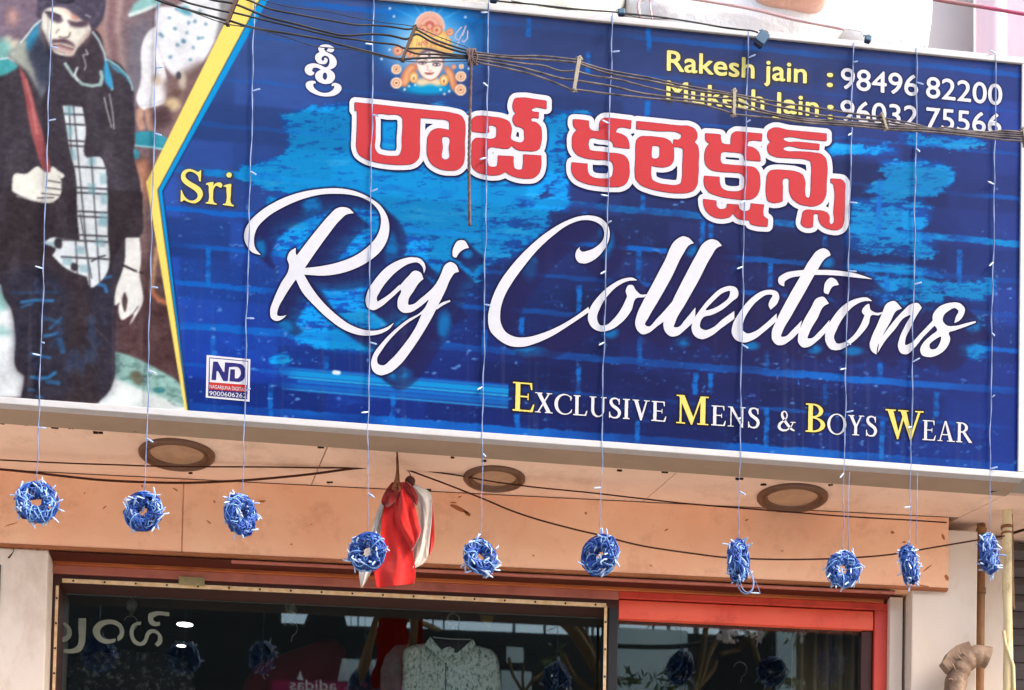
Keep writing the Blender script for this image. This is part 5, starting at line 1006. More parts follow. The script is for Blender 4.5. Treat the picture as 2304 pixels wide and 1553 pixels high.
# ---- bundle of red and white cloth
mat('red_cloth', sr(196, 34, 28), .85, .1, col2=sr(170, 24, 22), nscale=7, sheen=.3, bump=.25, bscale=300)
mat('dark_red_cloth', sr(120, 26, 24), .9, .1, .3, 7, sheen=.2)
mat('white_cloth', sr(214, 204, 194), .9, .1, col2=sr(188, 176, 164), nscale=9, bump=.25, bscale=300)
mat('straw', sr(132, 86, 54), .9, .1, col2=sr(96, 54, 32), nscale=40)
mat('husk', sr(78, 40, 28), .8, .2, .4, 30, bump=.6, bscale=60)
RC = ((700, 980), .24470); yc = .0
def C3(x, y, dy=0.0): return F(RC[0][0]+x*RC[1], RC[0][1]+y*RC[1], yc+dy)
rag = empty('cloth_bundle', C3(800, 300), 'hanging bundle of red and white cloth with a brown husk ball', 'cloth bundle')
def cloth(left, right, m, depth, amp, folds, ph, R=26, Cn=22, thick=.002):
    l = spline([np.array(p, float) for p in left], 8); r = spline([np.array(p, float) for p in right], 8)
    li = [l[int(round(k*(len(l)-1)/(R-1)))] for k in range(R)]; ri = [r[int(round(k*(len(r)-1)/(R-1)))] for k in range(R)]
    P = np.zeros((R, Cn, 3))
    for i in range(R):
        for j in range(Cn):
            s_ = j/(Cn-1); t_ = i/(R-1); q = li[i]*(1-s_)+ri[i]*s_
            dy = depth - amp*(.4+.6*t_)*cos(s_*folds*2*pi+ph+.8*t_) - .020*sin(pi*s_)*(.3+.7*t_) + .004*sin(9*t_+5*s_) + .0022*sin(19*s_+9*t_+ph+2*sin(5*t_))*sin(pi*s_) + .0026*sin(15*t_-12*s_+2*ph+1.5*sin(7*s_))*(1-.5*t_)
            P[i, j] = C3(q[0], q[1], dy)
    m_ = MB(); m_.grid(P); return m_.build('cloth_panel', m, rag, True, solid=thick)
cloth([(650, 590), (600, 720), (545, 900), (490, 1060), (440, 1220), (460, 1405)], [(700, 600), (660, 720), (640, 860), (600, 1020), (565, 1220), (470, 1400)], 'white_cloth', .030, .006, 1.2, 0)
cloth([(900, 460), (985, 640), (1000, 880), (960, 980), (915, 1080), (930, 1232)], [(960, 450), (1088, 520), (1112, 640), (1100, 860), (1060, 1140), (935, 1228)], 'white_cloth', .020, .010, 1.7, 1.0)
cloth([(1085, 520), (1100, 640), (1090, 800), (1075, 950), (1088, 1100)], [(1095, 530), (1120, 660), (1132, 820), (1128, 1000), (1092, 1098)], 'red_cloth', .034, .003, .6, 0)
cloth([(1005, 840), (1020, 900), (1030, 1000), (1060, 1130)], [(1080, 820), (1078, 900), (1075, 1000), (1066, 1120)], 'white_cloth', .028, .004, 1.0, 0)
cloth([(770, 440), (690, 560), (660, 700), (640, 880), (650, 1000), (630, 1140), (580, 1250), (602, 1402)], [(830, 440), (880, 560), (930, 720), (950, 860), (930, 1000), (945, 1120), (962, 1260), (945, 1365)], 'red_cloth', -.012, .012, 1.6, .5, 44, 44)
cloth([(800, 430), (790, 600), (780, 800), (900, 1040), (918, 1062)], [(860, 430), (940, 600), (990, 800), (1008, 890), (922, 1064)], 'red_cloth', -.038, .011, 1.9, 2.0)
cloth([(745, 430), (690, 500), (648, 590), (660, 640), (690, 655)], [(840, 430), (880, 500), (800, 560), (760, 620), (700, 660)], 'dark_red_cloth', -.040, .007, 1.2, 1)
cloth([(840, 430), (850, 470), (880, 520), (930, 590), (965, 640)], [(880, 425), (940, 480), (978, 560), (982, 610), (972, 642)], 'dark_red_cloth', -.044, .006, 1.0, 0)
m_ = MB()
for k in range(14):
    a = RNG.uniform(-14, 14); m_.tube(spline([C3(790+a*.3, 165+RNG.uniform(0, 90), -.02), C3(795+a*.7, 330, -.03-.01*RNG.rand()), C3(785+a*2.0, 440, -.05), C3(775+a*3.2, 480+RNG.uniform(0, 40), -.06)], 4), .0028, 5)
m_.tube([C3(790, 155, -.02), C3(797, 240, -.02)], .004, 6)
m_.build('straw_tie', 'straw', rag, True)
m_ = MB(); c = C3(910, 420, -.02); rr = .0205
m_.add([c+np.array([rr*sin(a)*cos(b)*(1+.04*sin(5*b)), rr*sin(a)*sin(b), rr*cos(a)*(1+.05*sin(3*b))]) for a in np.linspace(0.01, pi-.01, 12) for b in np.linspace(0, 2*pi, 16, endpoint=False)], [(i*16+j, i*16+(j+1) % 16, (i+1)*16+(j+1) % 16, (i+1)*16+j) for i in range(11) for j in range(16)])
m_.build('husk_ball', 'husk', rag, True)
m_ = MB(); m_.tube(spline([C3(880, 320, -.02), C3(905, 345, -.02), C3(918, 385, -.02)], 4), .0018, 5); m_.build('string', 'straw', rag, True)

# ---- things above the sign: sacks, adapters, feed wire, rod, curtain
def plastic(name, col, tr, rough=.35):
    m = bpy.data.materials.new(name); m.use_nodes = True; t = m.node_tree; b = t.nodes['Principled BSDF']; b.inputs['Base Color'].default_value = (*col, 1); b.inputs['Roughness'].default_value = rough
    n = t.nodes.new('ShaderNodeTexNoise'); n.inputs['Scale'].default_value = 7; n.inputs['Detail'].default_value = 6; tc = t.nodes.new('ShaderNodeTexCoord'); t.links.new(tc.outputs['Object'], n.inputs['Vector'])
    bp = t.nodes.new('ShaderNodeBump'); bp.inputs['Strength'].default_value = .9; bp.inputs['Distance'].default_value = .03; t.links.new(n.outputs[0], bp.inputs['Height']); t.links.new(bp.outputs[0], b.inputs['Normal'])
    MATS[name] = m
plastic('white_sack', (.86, .88, .90), 0); plastic('cream_sack', (.66, .66, .60), 0, .5); plastic('orange_wrap', (.84, .52, .42), 0); plastic('pink_wrap', (.62, .42, .44), 0)
def pillow(p0, p1, y, depth, m, parent, name, seed, sq=3.2, wr=.05):
    """stuffed sack between two pixel corners on plane y"""
    A, B_ = F(*map(float, p0), y), F(*map(float, p1), y); c = (A+B_)/2; hx, hz = abs(B_[0]-A[0])/2, abs(B_[2]-A[2])/2; r = np.random.RandomState(seed); n, mm = 28, 20; vs = []; pk = r.uniform(0, 6, 8)
    for i in range(mm):
        a = -pi/2+pi*i/(mm-1)
        for j in range(n):
            b = 2*pi*j/n; sg = lambda v: np.sign(v)*abs(v)**(2/sq); k = 1+wr*(sin(3*b+pk[0]+4*a)+.6*sin(7*b+pk[1]-3*a)+.5*sin(5*a+pk[2]))
            vs.append(c+np.array([hx*sg(cos(a))*sg(cos(b))*k, depth*sg(cos(a))*sg(sin(b))*k, hz*sg(sin(a))]))
    m_ = MB(); m_.add(vs, [(i*n+j, i*n+(j+1) % n, (i+1)*n+(j+1) % n, (i+1)*n+j) for i in range(mm-1) for j in range(n)]); return m_.build(name, m, parent, True)
def sack_base(px, y): return np.array([px_x(px, 60, y), y, 6.12])
t = empty('sack', sack_base(1640, .45), 'clear white plastic sack with pink edging and orange lining above the sign', 'sack', 'sacks stacked on the canopy')
pillow((1418, -120), (1880, 190), .45, .22, 'white_sack', t, 'sack_body', 3)
pillow((1668, -130), (1866, 64), .34, .24, 'orange_wrap', t, 'lining', 5, wr=.03)
m_ = MB(); m_.tube(spline([F(x, y, .20) for x, y in ((1440, 40), (1440, 2), (1500, -8), (1600, 4), (1700, 22), (1780, 42), (1860, 58), (1900, 66))], 5), .007, 8); m_.build('edging', 'pink_wrap', t, True)
m_ = MB(); m_.tube(spline([F(x, y, .21) for x, y in ((1468, 46), (1462, 0), (1470, -40))], 5), .004, 6); m_.build('edging', 'pink_wrap', t, True)
m_ = MB(); m_.tube(spline([F(x, y, .205) for x, y in ((1880, 60), (1915, 66), (1940, 72), (1950, 86))], 5), .003, 6); m_.build('fold', 'white_sack', t, True)
t = empty('sack', sack_base(1970, .5), 'tall plain white sack above the sign beside the pale wall', 'sack', 'sacks stacked on the canopy')
pillow((1855, -300), (2082, 190), .5, .22, 'white_sack', t, 'sack_body', 8, 4, .035)
m_ = MB(); m_.tube(spline([F(x, y, .36) for x, y in ((2066, -20), (2078, 20), (2066, 48), (2076, 80), (2084, 110))], 5), .006, 6); m_.build('fold', 'white_sack', t, True)
t = empty('sack', sack_base(1250, .5), 'large pale cream sack at the top, left of the clear sack', 'sack', 'sacks stacked on the canopy')
pillow((900, -420), (1408, 160), .5, .22, 'cream_sack', t, 'sack_body', 12, 5, .03)
mat('adapter_blue', sr(44, 84, 112), .45, .4, .25, 20)
mat('adapter_dark', sr(24, 34, 62), .5, .4)
def adapter(cx, cy, w_, h_, ang, label, dep=.03):
    c = S(float(cx), float(cy), .04); t = empty('adapter_box', c, label, 'adapter', 'small adapters on the lamp wiring'); a = radians(ang); sc_ = .00171
    u = (SU*cos(a)+np.array([0, 0, -1])*sin(a))*w_*sc_/2; v = (SU*sin(a)+np.array([0, 0, 1])*cos(a))*h_*sc_/2
    m_ = MB(); m_.prism([c-u-v, c+u-v, c+u+v, c-u+v], SN*dep); m_.build('box_body', 'adapter_blue', t, bevel=.003)
    m_ = MB(); m_.prism([c-u*.75-v*1.3, c+u*.75-v*1.3, c+u*.9-v*1.01, c-u*.9-v*1.01], SN*dep*.8); m_.build('plug', 'adapter_dark', t, bevel=.002)
    m_ = MB(); m_.tube(spline([c+v, c+v*1.5+u*.4+SN*.01, c+v*1.7-u*.6, c+v*1.2-u*1.4], 4), .002, 5); m_.build('lead', 'black_cable', t, True)
adapter(1712, 92, 24, 30, 32, 'blue adapter box tilted on the sign top right of centre'); adapter(1397, 31, 16, 12, -4, 'small blue adapter on the wire below the cream sack', .02)
adapter(1951, 91, 15, 13, 8, 'small blue adapter on the rail before the tall white sack', .02); adapter(1110, 1, 18, 12, 0, 'small dark adapter at the top edge of the photo', .02)
o = MB(); o.tube(spline([S(x, y, .045) for x, y in ((1060, -16), (1112, 1), (1200, 10), (1300, 21), (1380, 27), (1400, 30), (1480, 38), (1560, 50), (1640, 64), (1690, 69), (1706, 74))], 5), .0032, 6)
tag(o.build('feed_wire', 'black_cable', None, True), 'thin dark feed wire running along the top rail of the sign', 'wire')
o = MB(); o.tube(spline([S(x, y, .05) for x, y in ((1150, 2), (1260, 20), (1340, 24), (1400, 31), (1450, 42), (1520, 44), (1600, 57), (1684, 68))], 5), .0016, 5)
tag(o.build('feed_wire', 'black_cable', None, True), 'very thin second wire sagging beside the top rail feed wire', 'wire')
mat('rod_paint', sr(122, 92, 92), .6, .3, col2=sr(150, 62, 96), nscale=5)
o = MB(); o.tube(spline([F(x, y, .75) for x, y in ((2060, -14), (2110, 0), (2185, 12), (2235, 20), (2310, 33), (2400, 48))], 4), .008, 8)
tag(o.build('rod', 'rod_paint', None, True), 'dark pink rod slanting across the pale wall at the top right corner', 'rod')
mat('pink_curtain', sr(232, 210, 218), .9, .1, .15, 1.2, stretch=(6, 1, .3))
m_ = MB(); P = np.zeros((14, 60, 3)); xa, xb = px_x(2184, 60, 1.0), px_x(2184, 60, 1.0)+1.6
for i in range(14):
    for j in range(60):
        P[i, j] = (xa+(xb-xa)*j/59+.02*sin(i*.4), 1.0+.035*sin(j*1.25)+.012*sin(j*.5+i*.3), 6.13+3.2*i/13)
m_.grid(P); tag(m_.build('curtain', 'pink_curtain', None, True, solid=.003), 'pale pink hanging curtain at the top right corner beside the grey wall', 'curtain')
# ================================================================== SHOP FRONT, WHAT HANGS BEHIND THE GLASS, THE STREET OPPOSITE
mat('red_frame', sr(218, 80, 62), .45, .4, col2=sr(204, 66, 54), nscale=3, stain=sr(120, 34, 28), sscale=8, samt=.6)
mat('bright_red', sr(238, 98, 70), .4, .4, col2=sr(230, 78, 56), nscale=2.5, stain=sr(140, 36, 30), sscale=7, samt=.45)
mat('rose_frame', sr(186, 116, 98), .5, .35, col2=sr(170, 96, 82), nscale=4, stain=sr(90, 40, 34), sscale=6, samt=.4)
mat('dark_frame', sr(66, 30, 24), .5, .4, .3, 5)
mat('orange_wood', sr(196, 112, 62), .55, .3, col2=sr(150, 74, 40), nscale=6, stain=sr(60, 24, 14), sscale=9, samt=.7, stretch=(.25, 1, 2))
mat('black_frame', (.012, .010, .010), .45, .4)
mat('led_tape', sr(236, 208, 164), .5, .3, col2=sr(206, 168, 120), nscale=30)
mat('led_chip', (.02, .017, .012), .5, .3)
def glass_mat(name, refl, tint):
    m = bpy.data.materials.new(name); m.use_nodes = True; t = m.node_tree; t.nodes.clear(); o = t.nodes.new('ShaderNodeOutputMaterial')
    tr = t.nodes.new('ShaderNodeBsdfTransparent'); tr.inputs[0].default_value = (*tint, 1); gl = t.nodes.new('ShaderNodeBsdfGlossy'); gl.inputs['Roughness'].default_value = .015; gl.inputs[0].default_value = (.84, .98, .92, 1)
    lw = t.nodes.new('ShaderNodeFresnel'); lw.inputs[0].default_value = 1.5; ad = t.nodes.new('ShaderNodeMath'); ad.operation = 'ADD'; ad.inputs[1].default_value = refl; ad.use_clamp = True
    mx = t.nodes.new('ShaderNodeMixShader'); t.links.new(lw.outputs[0], ad.inputs[0]); t.links.new(ad.outputs[0], mx.inputs[0]); t.links.new(tr.outputs[0], mx.inputs[1]); t.links.new(gl.outputs[0], mx.inputs[2]); t.links.new(mx.outputs[0], o.inputs[0]); MATS[name] = m
glass_mat('shop_glass', .045, (.88, .9, .89))
def zz(px, py, y): return float(F(float(px), float(py), y)[2])
xo0, xo1 = xpl+.001, XPR-.001
ZFL = 1.2
front = empty('glazed_shopfront', ((xo0+xo1)/2, YF, ZFL), 'red framed glass shop front with display window and door under the peach beam', 'shop front')
def bar(x0_, x1_, z0, z1, y0, y1, m, name, parent, bevel=.002):
    m_ = MB(); m_.box((x0_, y0, z0), (x1_, y1, z1)); return m_.build(name, m, parent, bevel=bevel)
zA, zB, zC, zD = zz(900, 1292, YF-.015), zz(900, 1306, YF-.015), zz(900, 1327, YF), zz(900, 1347, YF)
xm = px_x(1372, 1400, YF); xm2 = px_x(1391, 1400, YF)
bar(xo0, xo1, ZBB-.0105-.004, ZBB-.0106, YB+.03, YF-.001, 'under_board', 'under_board', front, 0)
bar(xo0, xo1, zA+.0005, ZBB-.015, YF-.004, YF+.05, 'under_board', 'header_board', front)
xw = px_x(520, 1275, YB+.02)
bar(xw, xo1, ZBB-.026, ZBB-.0152, YB+.022, YB+.04, 'rose_frame', 'edge_batten', front)
bar(xo0, px_x(1990, 1330, YF-.02), zB+.0005, zA, YF-.022, YF+.05, 'orange_wood', 'wood_strip', front)
bar(xo0, xm2-.0005, zC, zB, YF-.008, YF+.05, 'rose_frame', 'frame_rail', front)
bar(xo0, xm2-.001, zD, zC-.0005, YF, YG+.02, 'dark_frame', 'frame_rail', front)
bar(xo0, px_x(130, 1450, YF), ZFL, zD-.0005, YF, YG+.02, 'dark_frame', 'frame_stile', front)
bar(xm-.004, xm2-.001, ZFL, zD-.0005, YF-.004, YG+.02, 'black_frame', 'frame_stile', front)
# door opening
zd0 = zz(1391, 1347, YF)
bar(xm2, xo1, zd0, zB-.0005, YF-.010, YG-.02, 'red_frame', 'frame_rail', front)
xj0 = px_x(1966, 1450, YF)
bar(xj0, xo1, ZFL, zd0-.0005, YF-.010, YG+.03, 'red_frame', 'frame_stile', front)
door = bar(px_x(1392, 1370, YF+.0), xj0-.004, zz(1391, 1392, YF), zd0-.006, YF-.004, YF+.03, 'bright_red', 'door', front, .003); door['label'] = 'bright red top rail of the glass door'
bar(px_x(1937, 1450, YF+.02), xj0-.0045, ZFL, zz(1391, 1392, YF)-.0005, YF+.012, YF+.045, 'dark_frame', 'door_stile', door)
m_ = MB(); m_.box((xo0+.01, YG, ZFL), (xm+.001, YG+.008, zD-.001)); m_.build('glass', 'shop_glass', front)
m_ = MB(); m_.box((xm2+.001, YF+.034, ZFL), (xj0-.005, YF+.040, zz(1391, 1392, YF)-.0006)); m_.build('door_glass', 'shop_glass', door)
# strips of lamps stuck round the display window
YL = YF-.0045
def strip(p, q, wpx, n, first):
    A, B_ = F(*p, YL), F(*q, YL); d = (B_-A)/np.linalg.norm(B_-A); nn = np.cross(d, np.array([0, 1, 0])); w_ = wpx*.00187/2
    m_ = MB(); m_.prism([A-nn*w_, B_-nn*w_, B_+nn*w_, A+nn*w_], (0, .003, 0)); s_ = m_.build('led_tape', 'led_tape', front)
    me = None
    for k in range(n):
        t_ = first+(1-2*first)*k/(n-1) if n > 1 else .5; c = A+(B_-A)*t_; 
        if me is None:
            mb_ = MB(); mb_.tube([np.array([0, -.0025, 0]), np.array([0, 0, 0])], .0046, 8); me = mb_.mesh('led'); me.materials.append(MATS['led_chip'])
        o = bpy.data.objects.new('led', me); COL.objects.link(o); o.location = V(c); o.parent = s_; o.matrix_parent_inverse = Matrix.Translation(-wloc(s_))
strip((140., 1306.), (1364., 1362.), 9.0, 18, .02)
strip((129., 1318.), (119., 1600.), 6.5, 5, .1)
strip((1363., 1364.), (1359., 1620.), 6.5, 4, .14)
# patch of old sticker on the dark rail and a film on it
mat('sticker', sr(160, 146, 104), .6, .3, .3, 20)
bar(px_x(403, 1308, YF), px_x(461, 1308, YF), zz(430, 1319, YF), zz(430, 1301, YF), YF-.016, YF-.0085, 'sticker', 'sticker', front, .0008)

# ---- interior shell
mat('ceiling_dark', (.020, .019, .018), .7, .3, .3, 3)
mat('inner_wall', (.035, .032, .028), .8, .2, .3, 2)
mat('curtain_beige', sr(206, 186, 150), .9, .1, .25, 2, stretch=(12, 1, .2))
room = empty('shop_interior', (0, 2.2, ZFL), 'dim interior of the clothes shop behind the glass', 'room')
ZCE = ZBB+.10
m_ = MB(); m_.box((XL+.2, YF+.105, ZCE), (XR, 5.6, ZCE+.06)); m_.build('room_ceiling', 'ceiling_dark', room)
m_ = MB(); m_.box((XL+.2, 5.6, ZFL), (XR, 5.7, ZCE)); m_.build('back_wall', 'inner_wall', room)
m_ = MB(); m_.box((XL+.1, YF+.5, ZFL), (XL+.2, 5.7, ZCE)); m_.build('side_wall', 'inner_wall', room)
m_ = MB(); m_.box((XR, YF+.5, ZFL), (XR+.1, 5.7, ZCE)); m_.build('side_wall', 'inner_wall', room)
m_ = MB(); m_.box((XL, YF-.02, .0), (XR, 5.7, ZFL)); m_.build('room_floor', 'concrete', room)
emit('lamp_glow', (1.0, .97, 1.0), 5)
def IL(px, py): return Hz(float(px), float(py), ZCE-.004)
for (px_, py_, rp, lb) in ((416, 1400, 18, 'larger glowing white ceiling light inside the shop'), (408, 1448, 10, 'smaller glowing white ceiling light inside the shop, below the other')):
    c = IL(px_, py_); Z = float((c-CAM)@FW); r = rp*Z/FPX; t = empty('shop_lamp', c, lb, 'ceiling light', 'lit ceiling lights inside the shop'); n = 24
    m_ = MB(); m_.add([c+np.array([r*cos(2*pi*i/n), r*sin(2*pi*i/n)*.9, -.012]) for i in range(n)], [tuple(range(n))]); m_.build('lamp_disc', 'lamp_glow', t)
    m_ = MB(); m_.tube([c+np.array([0, 0, -.011]), c+np.array([0, 0, .004])], r*1.12, 24); m_.build('lamp_rim', 'dark_frame', t)
# hooks, knobs, garments just behind the glass
YH = YG+.22
mat('crystal', (.55, .56, .44), .12, .6, .5, 40); mat('steel', (.55, .54, .5), .3, .5, metal=1); mat('brass', sr(150, 128, 84), .4, .5, .3, 30)
def hook_set(px_, py_, label, knob=True, tagp=None, ring=False):
    t = empty('hanger_hook', F(px_, py_, YH), label, 'hook', 'hooks hanging behind the shop glass')
    if knob:
        c = F(px_+2, py_-24., YH); r = .024; m_ = MB(); rr = np.random.RandomState(int(px_))
        m_.add([c+np.array([r*sin(a)*cos(b), r*sin(a)*sin(b), r*1.15*cos(a)])*(1+.10*rr.rand()) for a in np.linspace(.05, pi-.05, 8) for b in np.linspace(0, 2*pi, 10, endpoint=False)], [(i*10+j, i*10+(j+1) % 10, (i+1)*10+(j+1) % 10, (i+1)*10+j) for i in range(7) for j in range(10)]); m_.build('glass_knob', 'crystal', t)
        m_ = MB(); m_.tube([F(px_+2, py_-10., YH), F(px_+1, py_+1., YH)], [.012, .008], 8); m_.build('knob_neck', 'brass', t, True)
        m_ = MB(); m_.tube([F(px_+2, py_-34., YH), F(px_+2, py_-34., YH)*np.array([1, 1, 0])+np.array([0, 0, ZCE])], .002, 5); m_.build('cord', 'steel', t)
    m_ = MB(); m_.tube(spline([F(px_+dx, py_+dy, YH) for dx, dy in ((-14, 10), (-9, 3), (0, 0), (10, 4), (15, 14), (12, 26), (4, 34), (1, 46))], 5), .0022, 6); m_.build('hook_wire', 'steel', t, True)
    return t
hook_set(654., 1398., 'steel hook under a crystal knob before the dark red shirt'); hook_set(294., 1386., 'steel hook under a bright crystal knob among the white glass letters')
hook_set(1665., 1490., 'thin steel hook behind the door glass', knob=False)
t = empty('ring_holder', F(1020., 1396., YH), 'round white ring holder hanging above the speckled shirt', 'holder')
c = F(1020., 1394., YH); m_ = MB(); m_.tube([c+np.array([.026*cos(a), 0, .027*sin(a)]) for a in np.linspace(0, 2*pi, 28)], .0045, 6, cap=False); m_.build('ring', 'crystal', t, True)
m_ = MB(); m_.box(c+(-.008, -.004, -.042), c+(.008, .004, -.030)); m_.build('tab', 'lamp_white', t)
m_ = MB(); m_.tube([c+np.array([0, 0, .03]), np.array([c[0], c[1], ZCE])], .0015, 5); m_.build('cord', 'steel', t)
# speckled shirt
def shirt_mat():
    m = bpy.data.materials.new('speckled_shirt'); m.use_nodes = True; t = m.node_tree; b = t.nodes['Principled BSDF']; b.inputs['Roughness'].default_value = .9; b.inputs['Specular IOR Level'].default_value = .1
    tc = t.nodes.new('ShaderNodeTexCoord'); mp = t.nodes.new('ShaderNodeMapping'); mp.inputs['Scale'].default_value = (1.25, 1, .8); t.links.new(tc.outputs['Object'], mp.inputs[0])
    n = t.nodes.new('ShaderNodeTexNoise'); n.inputs['Scale'].default_value = 62; n.inputs['Detail'].default_value = 8; n.inputs['Roughness'].default_value = .75; t.links.new(mp.outputs[0], n.inputs['Vector'])
    r = t.nodes.new('ShaderNodeValToRGB'); e = r.color_ramp.elements; e[0].position = .36; e[0].color = (*sr(76, 96, 92), 1); e[1].position = .53; e[1].color = (*sr(240, 248, 240), 1); q = r.color_ramp.elements.new(.47); q.color = (*sr(206, 222, 212), 1)
    t.links.new(n.outputs[0], r.inputs[0]); t.links.new(r.outputs[0], b.inputs['Base Color']); MATS['speckled_shirt'] = m
shirt_mat()
def garment(name, label, cat, left, right, m, y, amp=.012, folds=2.2, R=30, Cn=26):
    """front and back sheets between two outlines, bulging like cloth on a hanger"""
    l = spline([np.array(p, float) for p in left], 8); r = spline([np.array(p, float) for p in right], 8)
    li = [l[int(round(k*(len(l)-1)/(R-1)))] for k in range(R)]; ri = [r[int(round(k*(len(r)-1)/(R-1)))] for k in range(R)]
    t = empty(name, F(*((li[-1]+ri[-1])/2), y), label, cat)
    for side, nm in ((-1, 'front_cloth'), (1, 'back_cloth')):
        P = np.zeros((R, Cn, 3))
        for i in range(R):
            for j in range(Cn):
                s_ = j/(Cn-1); q = li[i]*(1-s_)+ri[i]*s_; P[i, j] = F(q[0], q[1], y+side*(.045*sin(pi*s_)**.6*(.5+.5*min(1, i/8))+amp*sin(s_*folds*6.28+i*.12)*sin(pi*s_)))
        m_ = MB(); m_.grid(P); m_.build(nm, m, t, True, solid=.0015)
    return t
YQ = YG+.16
sh_ = garment('hanging_shirt', 'speckled grey green shirt with open collar hanging in the display window', 'shirt', [(985, 1446), (940, 1450), (912, 1460), (906, 1480), (906, 1520), (902, 1560), (900, 1640), (902, 1750)], [(1010, 1446), (1070, 1452), (1108, 1464), (1122, 1490), (1126, 1530), (1128, 1560), (1130, 1640), (1130, 1750)], 'speckled_shirt', YQ)
for ring in (((968, 1431), (1008, 1484), (1000, 1492), (985, 1478), (956, 1450)), ((1064, 1438), (1010, 1486), (1022, 1494), (1045, 1472), (1072, 1452))):
    m_ = MB(); m_.prism([F(float(x), float(y), YQ-.062) for x, y in ring], (0, .008, 0)); m_.build('collar', 'speckled_shirt', sh_, bevel=.002)
m_ = MB(); m_.prism([F(float(x), float(y), YQ-.052) for x, y in ((972, 1433), (1062, 1440), (1011, 1484))], (0, .006, 0)); m_.build('neck_opening', 'black_frame', sh_)
m_ = MB(); m_.tube([F(float(x), float(y), YQ-.060) for x, y in ((974, 1434), (1015, 1438), (1060, 1439))], .003, 6); m_.build('hanger_bar', 'steel', sh_)
m_ = MB(); m_.tube([F(float(x), float(y), YQ-.058) for x, y in ((1003, 1492), (1003, 1530), (1002, 1620))], .0022, 6); m_.build('placket', 'black_frame', sh_)
for i, (x, y, rot) in enumerate(((1022, 1478, 0),)):
    m_ = MB(); m_.tube(spline([F(float(x+dx), float(y+dy), YQ-.064) for dx, dy in ((-10, 8), (-4, -3), (6, -6), (12, 2), (8, 10))], 4), .006, 6); m_.build('collar_fold', 'speckled_shirt', sh_, True)
mat('sleeve_dark', sr(112, 124, 126), .9, .1, .4, 30)
m_ = MB(); m_.prism([F(float(x), float(y), YQ+.03) for x, y in ((918, 1450), (890, 1450), (866, 1475), (856, 1505), (856, 1545), (862, 1600), (910, 1600))], (0, .05, 0)); m_.build('sleeve', 'sleeve_dark', sh_, bevel=.008)
mat('maroon_cloth', sr(92, 28, 32), .9, .1, .3, 6); mat('black_cloth', (.022, .021, .024), .9, .1, .5, 8)
garment('hanging_tshirt', 'dark red t-shirt hanging left of the speckled shirt', 'shirt', [(640, 1482), (590, 1490), (560, 1520), (540, 1580), (535, 1750)], [(670, 1482), (720, 1440), (770, 1450), (782, 1520), (780, 1750)], 'maroon_cloth', YQ+.12)
mat('speckle_black', (.03, .03, .034), .9, .1, col2=(.012, .012, .014), nscale=20, stain=sr(170, 170, 166), sscale=34, samt=.8)
garment('hanging_tshirt', 'black t-shirt with small white marks under the white glass letters', 'shirt', [(270, 1462), (200, 1470), (160, 1490), (150, 1540), (150, 1750)], [(300, 1462), (380, 1474), (430, 1500), (440, 1560), (440, 1750)], 'speckle_black', YQ+.14)
# curtain inside the door
m_ = MB(); P = np.zeros((6, 50, 3)); xa, xb = px_x(1782, 1450, YG+.2), px_x(1950, 1450, YG+.2)
for i in range(6):
    for j in range(50): P[i, j] = (xa+(xb-xa)*j/49, YG+.2+.03*sin(j*.75)+.01*sin(j*.31), ZCE-.01-(ZCE-ZFL)*i/5)
m_.grid(P); tag(m_.build('door_curtain', 'curtain_beige', None, True, solid=.003), 'beige curtain hanging inside the right side of the glass door', 'curtain')
# letters stuck on the inside of the glass, seen in reverse
ZG_ = ((0, 1200), .22727)
gl = [[oz(ZG_, '1465,830 1475,795 1510,780 1675,782! 1675,820! 1540,822 1515,845 1530,872 1585,878! 1582,915! 1510,915 1478,890')],
      [oz(ZG_, '1350,880! 1398,872! 1392,908! 1350,912 1325,960 1325,1010 1350,1060 1390,1080 1425,1050 1440,1000 1470,960 1520,950 1570,975 1605,1030 1600,1090 1560,1122! 1530,1098! 1560,1060 1560,1010 1520,985 1485,1000 1465,1050 1435,1100 1385,1115 1330,1095 1290,1030 1285,960 1310,905')],
      [oz(ZG_, '1075,855 1160,870 1215,920 1228,990 1205,1045 1165,1068! 1160,1030! 1185,990 1175,935 1130,905 1075,900 1015,925 990,970 1010,1025 1060,1050 1145,1042! 1145,1062 1080,1092 1000,1080 940,1030 918,960 960,890')],
      [oz(ZG_, '778,842! 852,842! 848,1000 835,1100 800,1165 730,1188 630,1185! 628,1145! 720,1142 765,1110 780,1040 775,940')],
      [oz(ZG_, '600,875 670,900 708,960 700,1030 640,1075 570,1072 540,1040! 560,1010! 610,1030 655,1010 665,960 640,920 590,905 560,930! 545,905!')],
      [oz(ZG_, '475,720 520,730 545,780 530,840 490,870 465,880! 468,840! 500,820 510,775 490,755 470,760!')]]
mat('glass_lettering', sr(126, 130, 116), .6, .3, .25, 20)
wi = window(gl, 4, .6)
o = print_mesh('glass_lettering', cov(wi), wi[1], wi[2], .6, 0, 'glass_lettering', None, plane=lambda x, y: F(x, y, YG-.003)); tag(o, 'row of pale reversed Telugu letters on the upper left of the display glass', 'lettering')
o.modifiers.new('thickness', 'SOLIDIFY').thickness = .0015

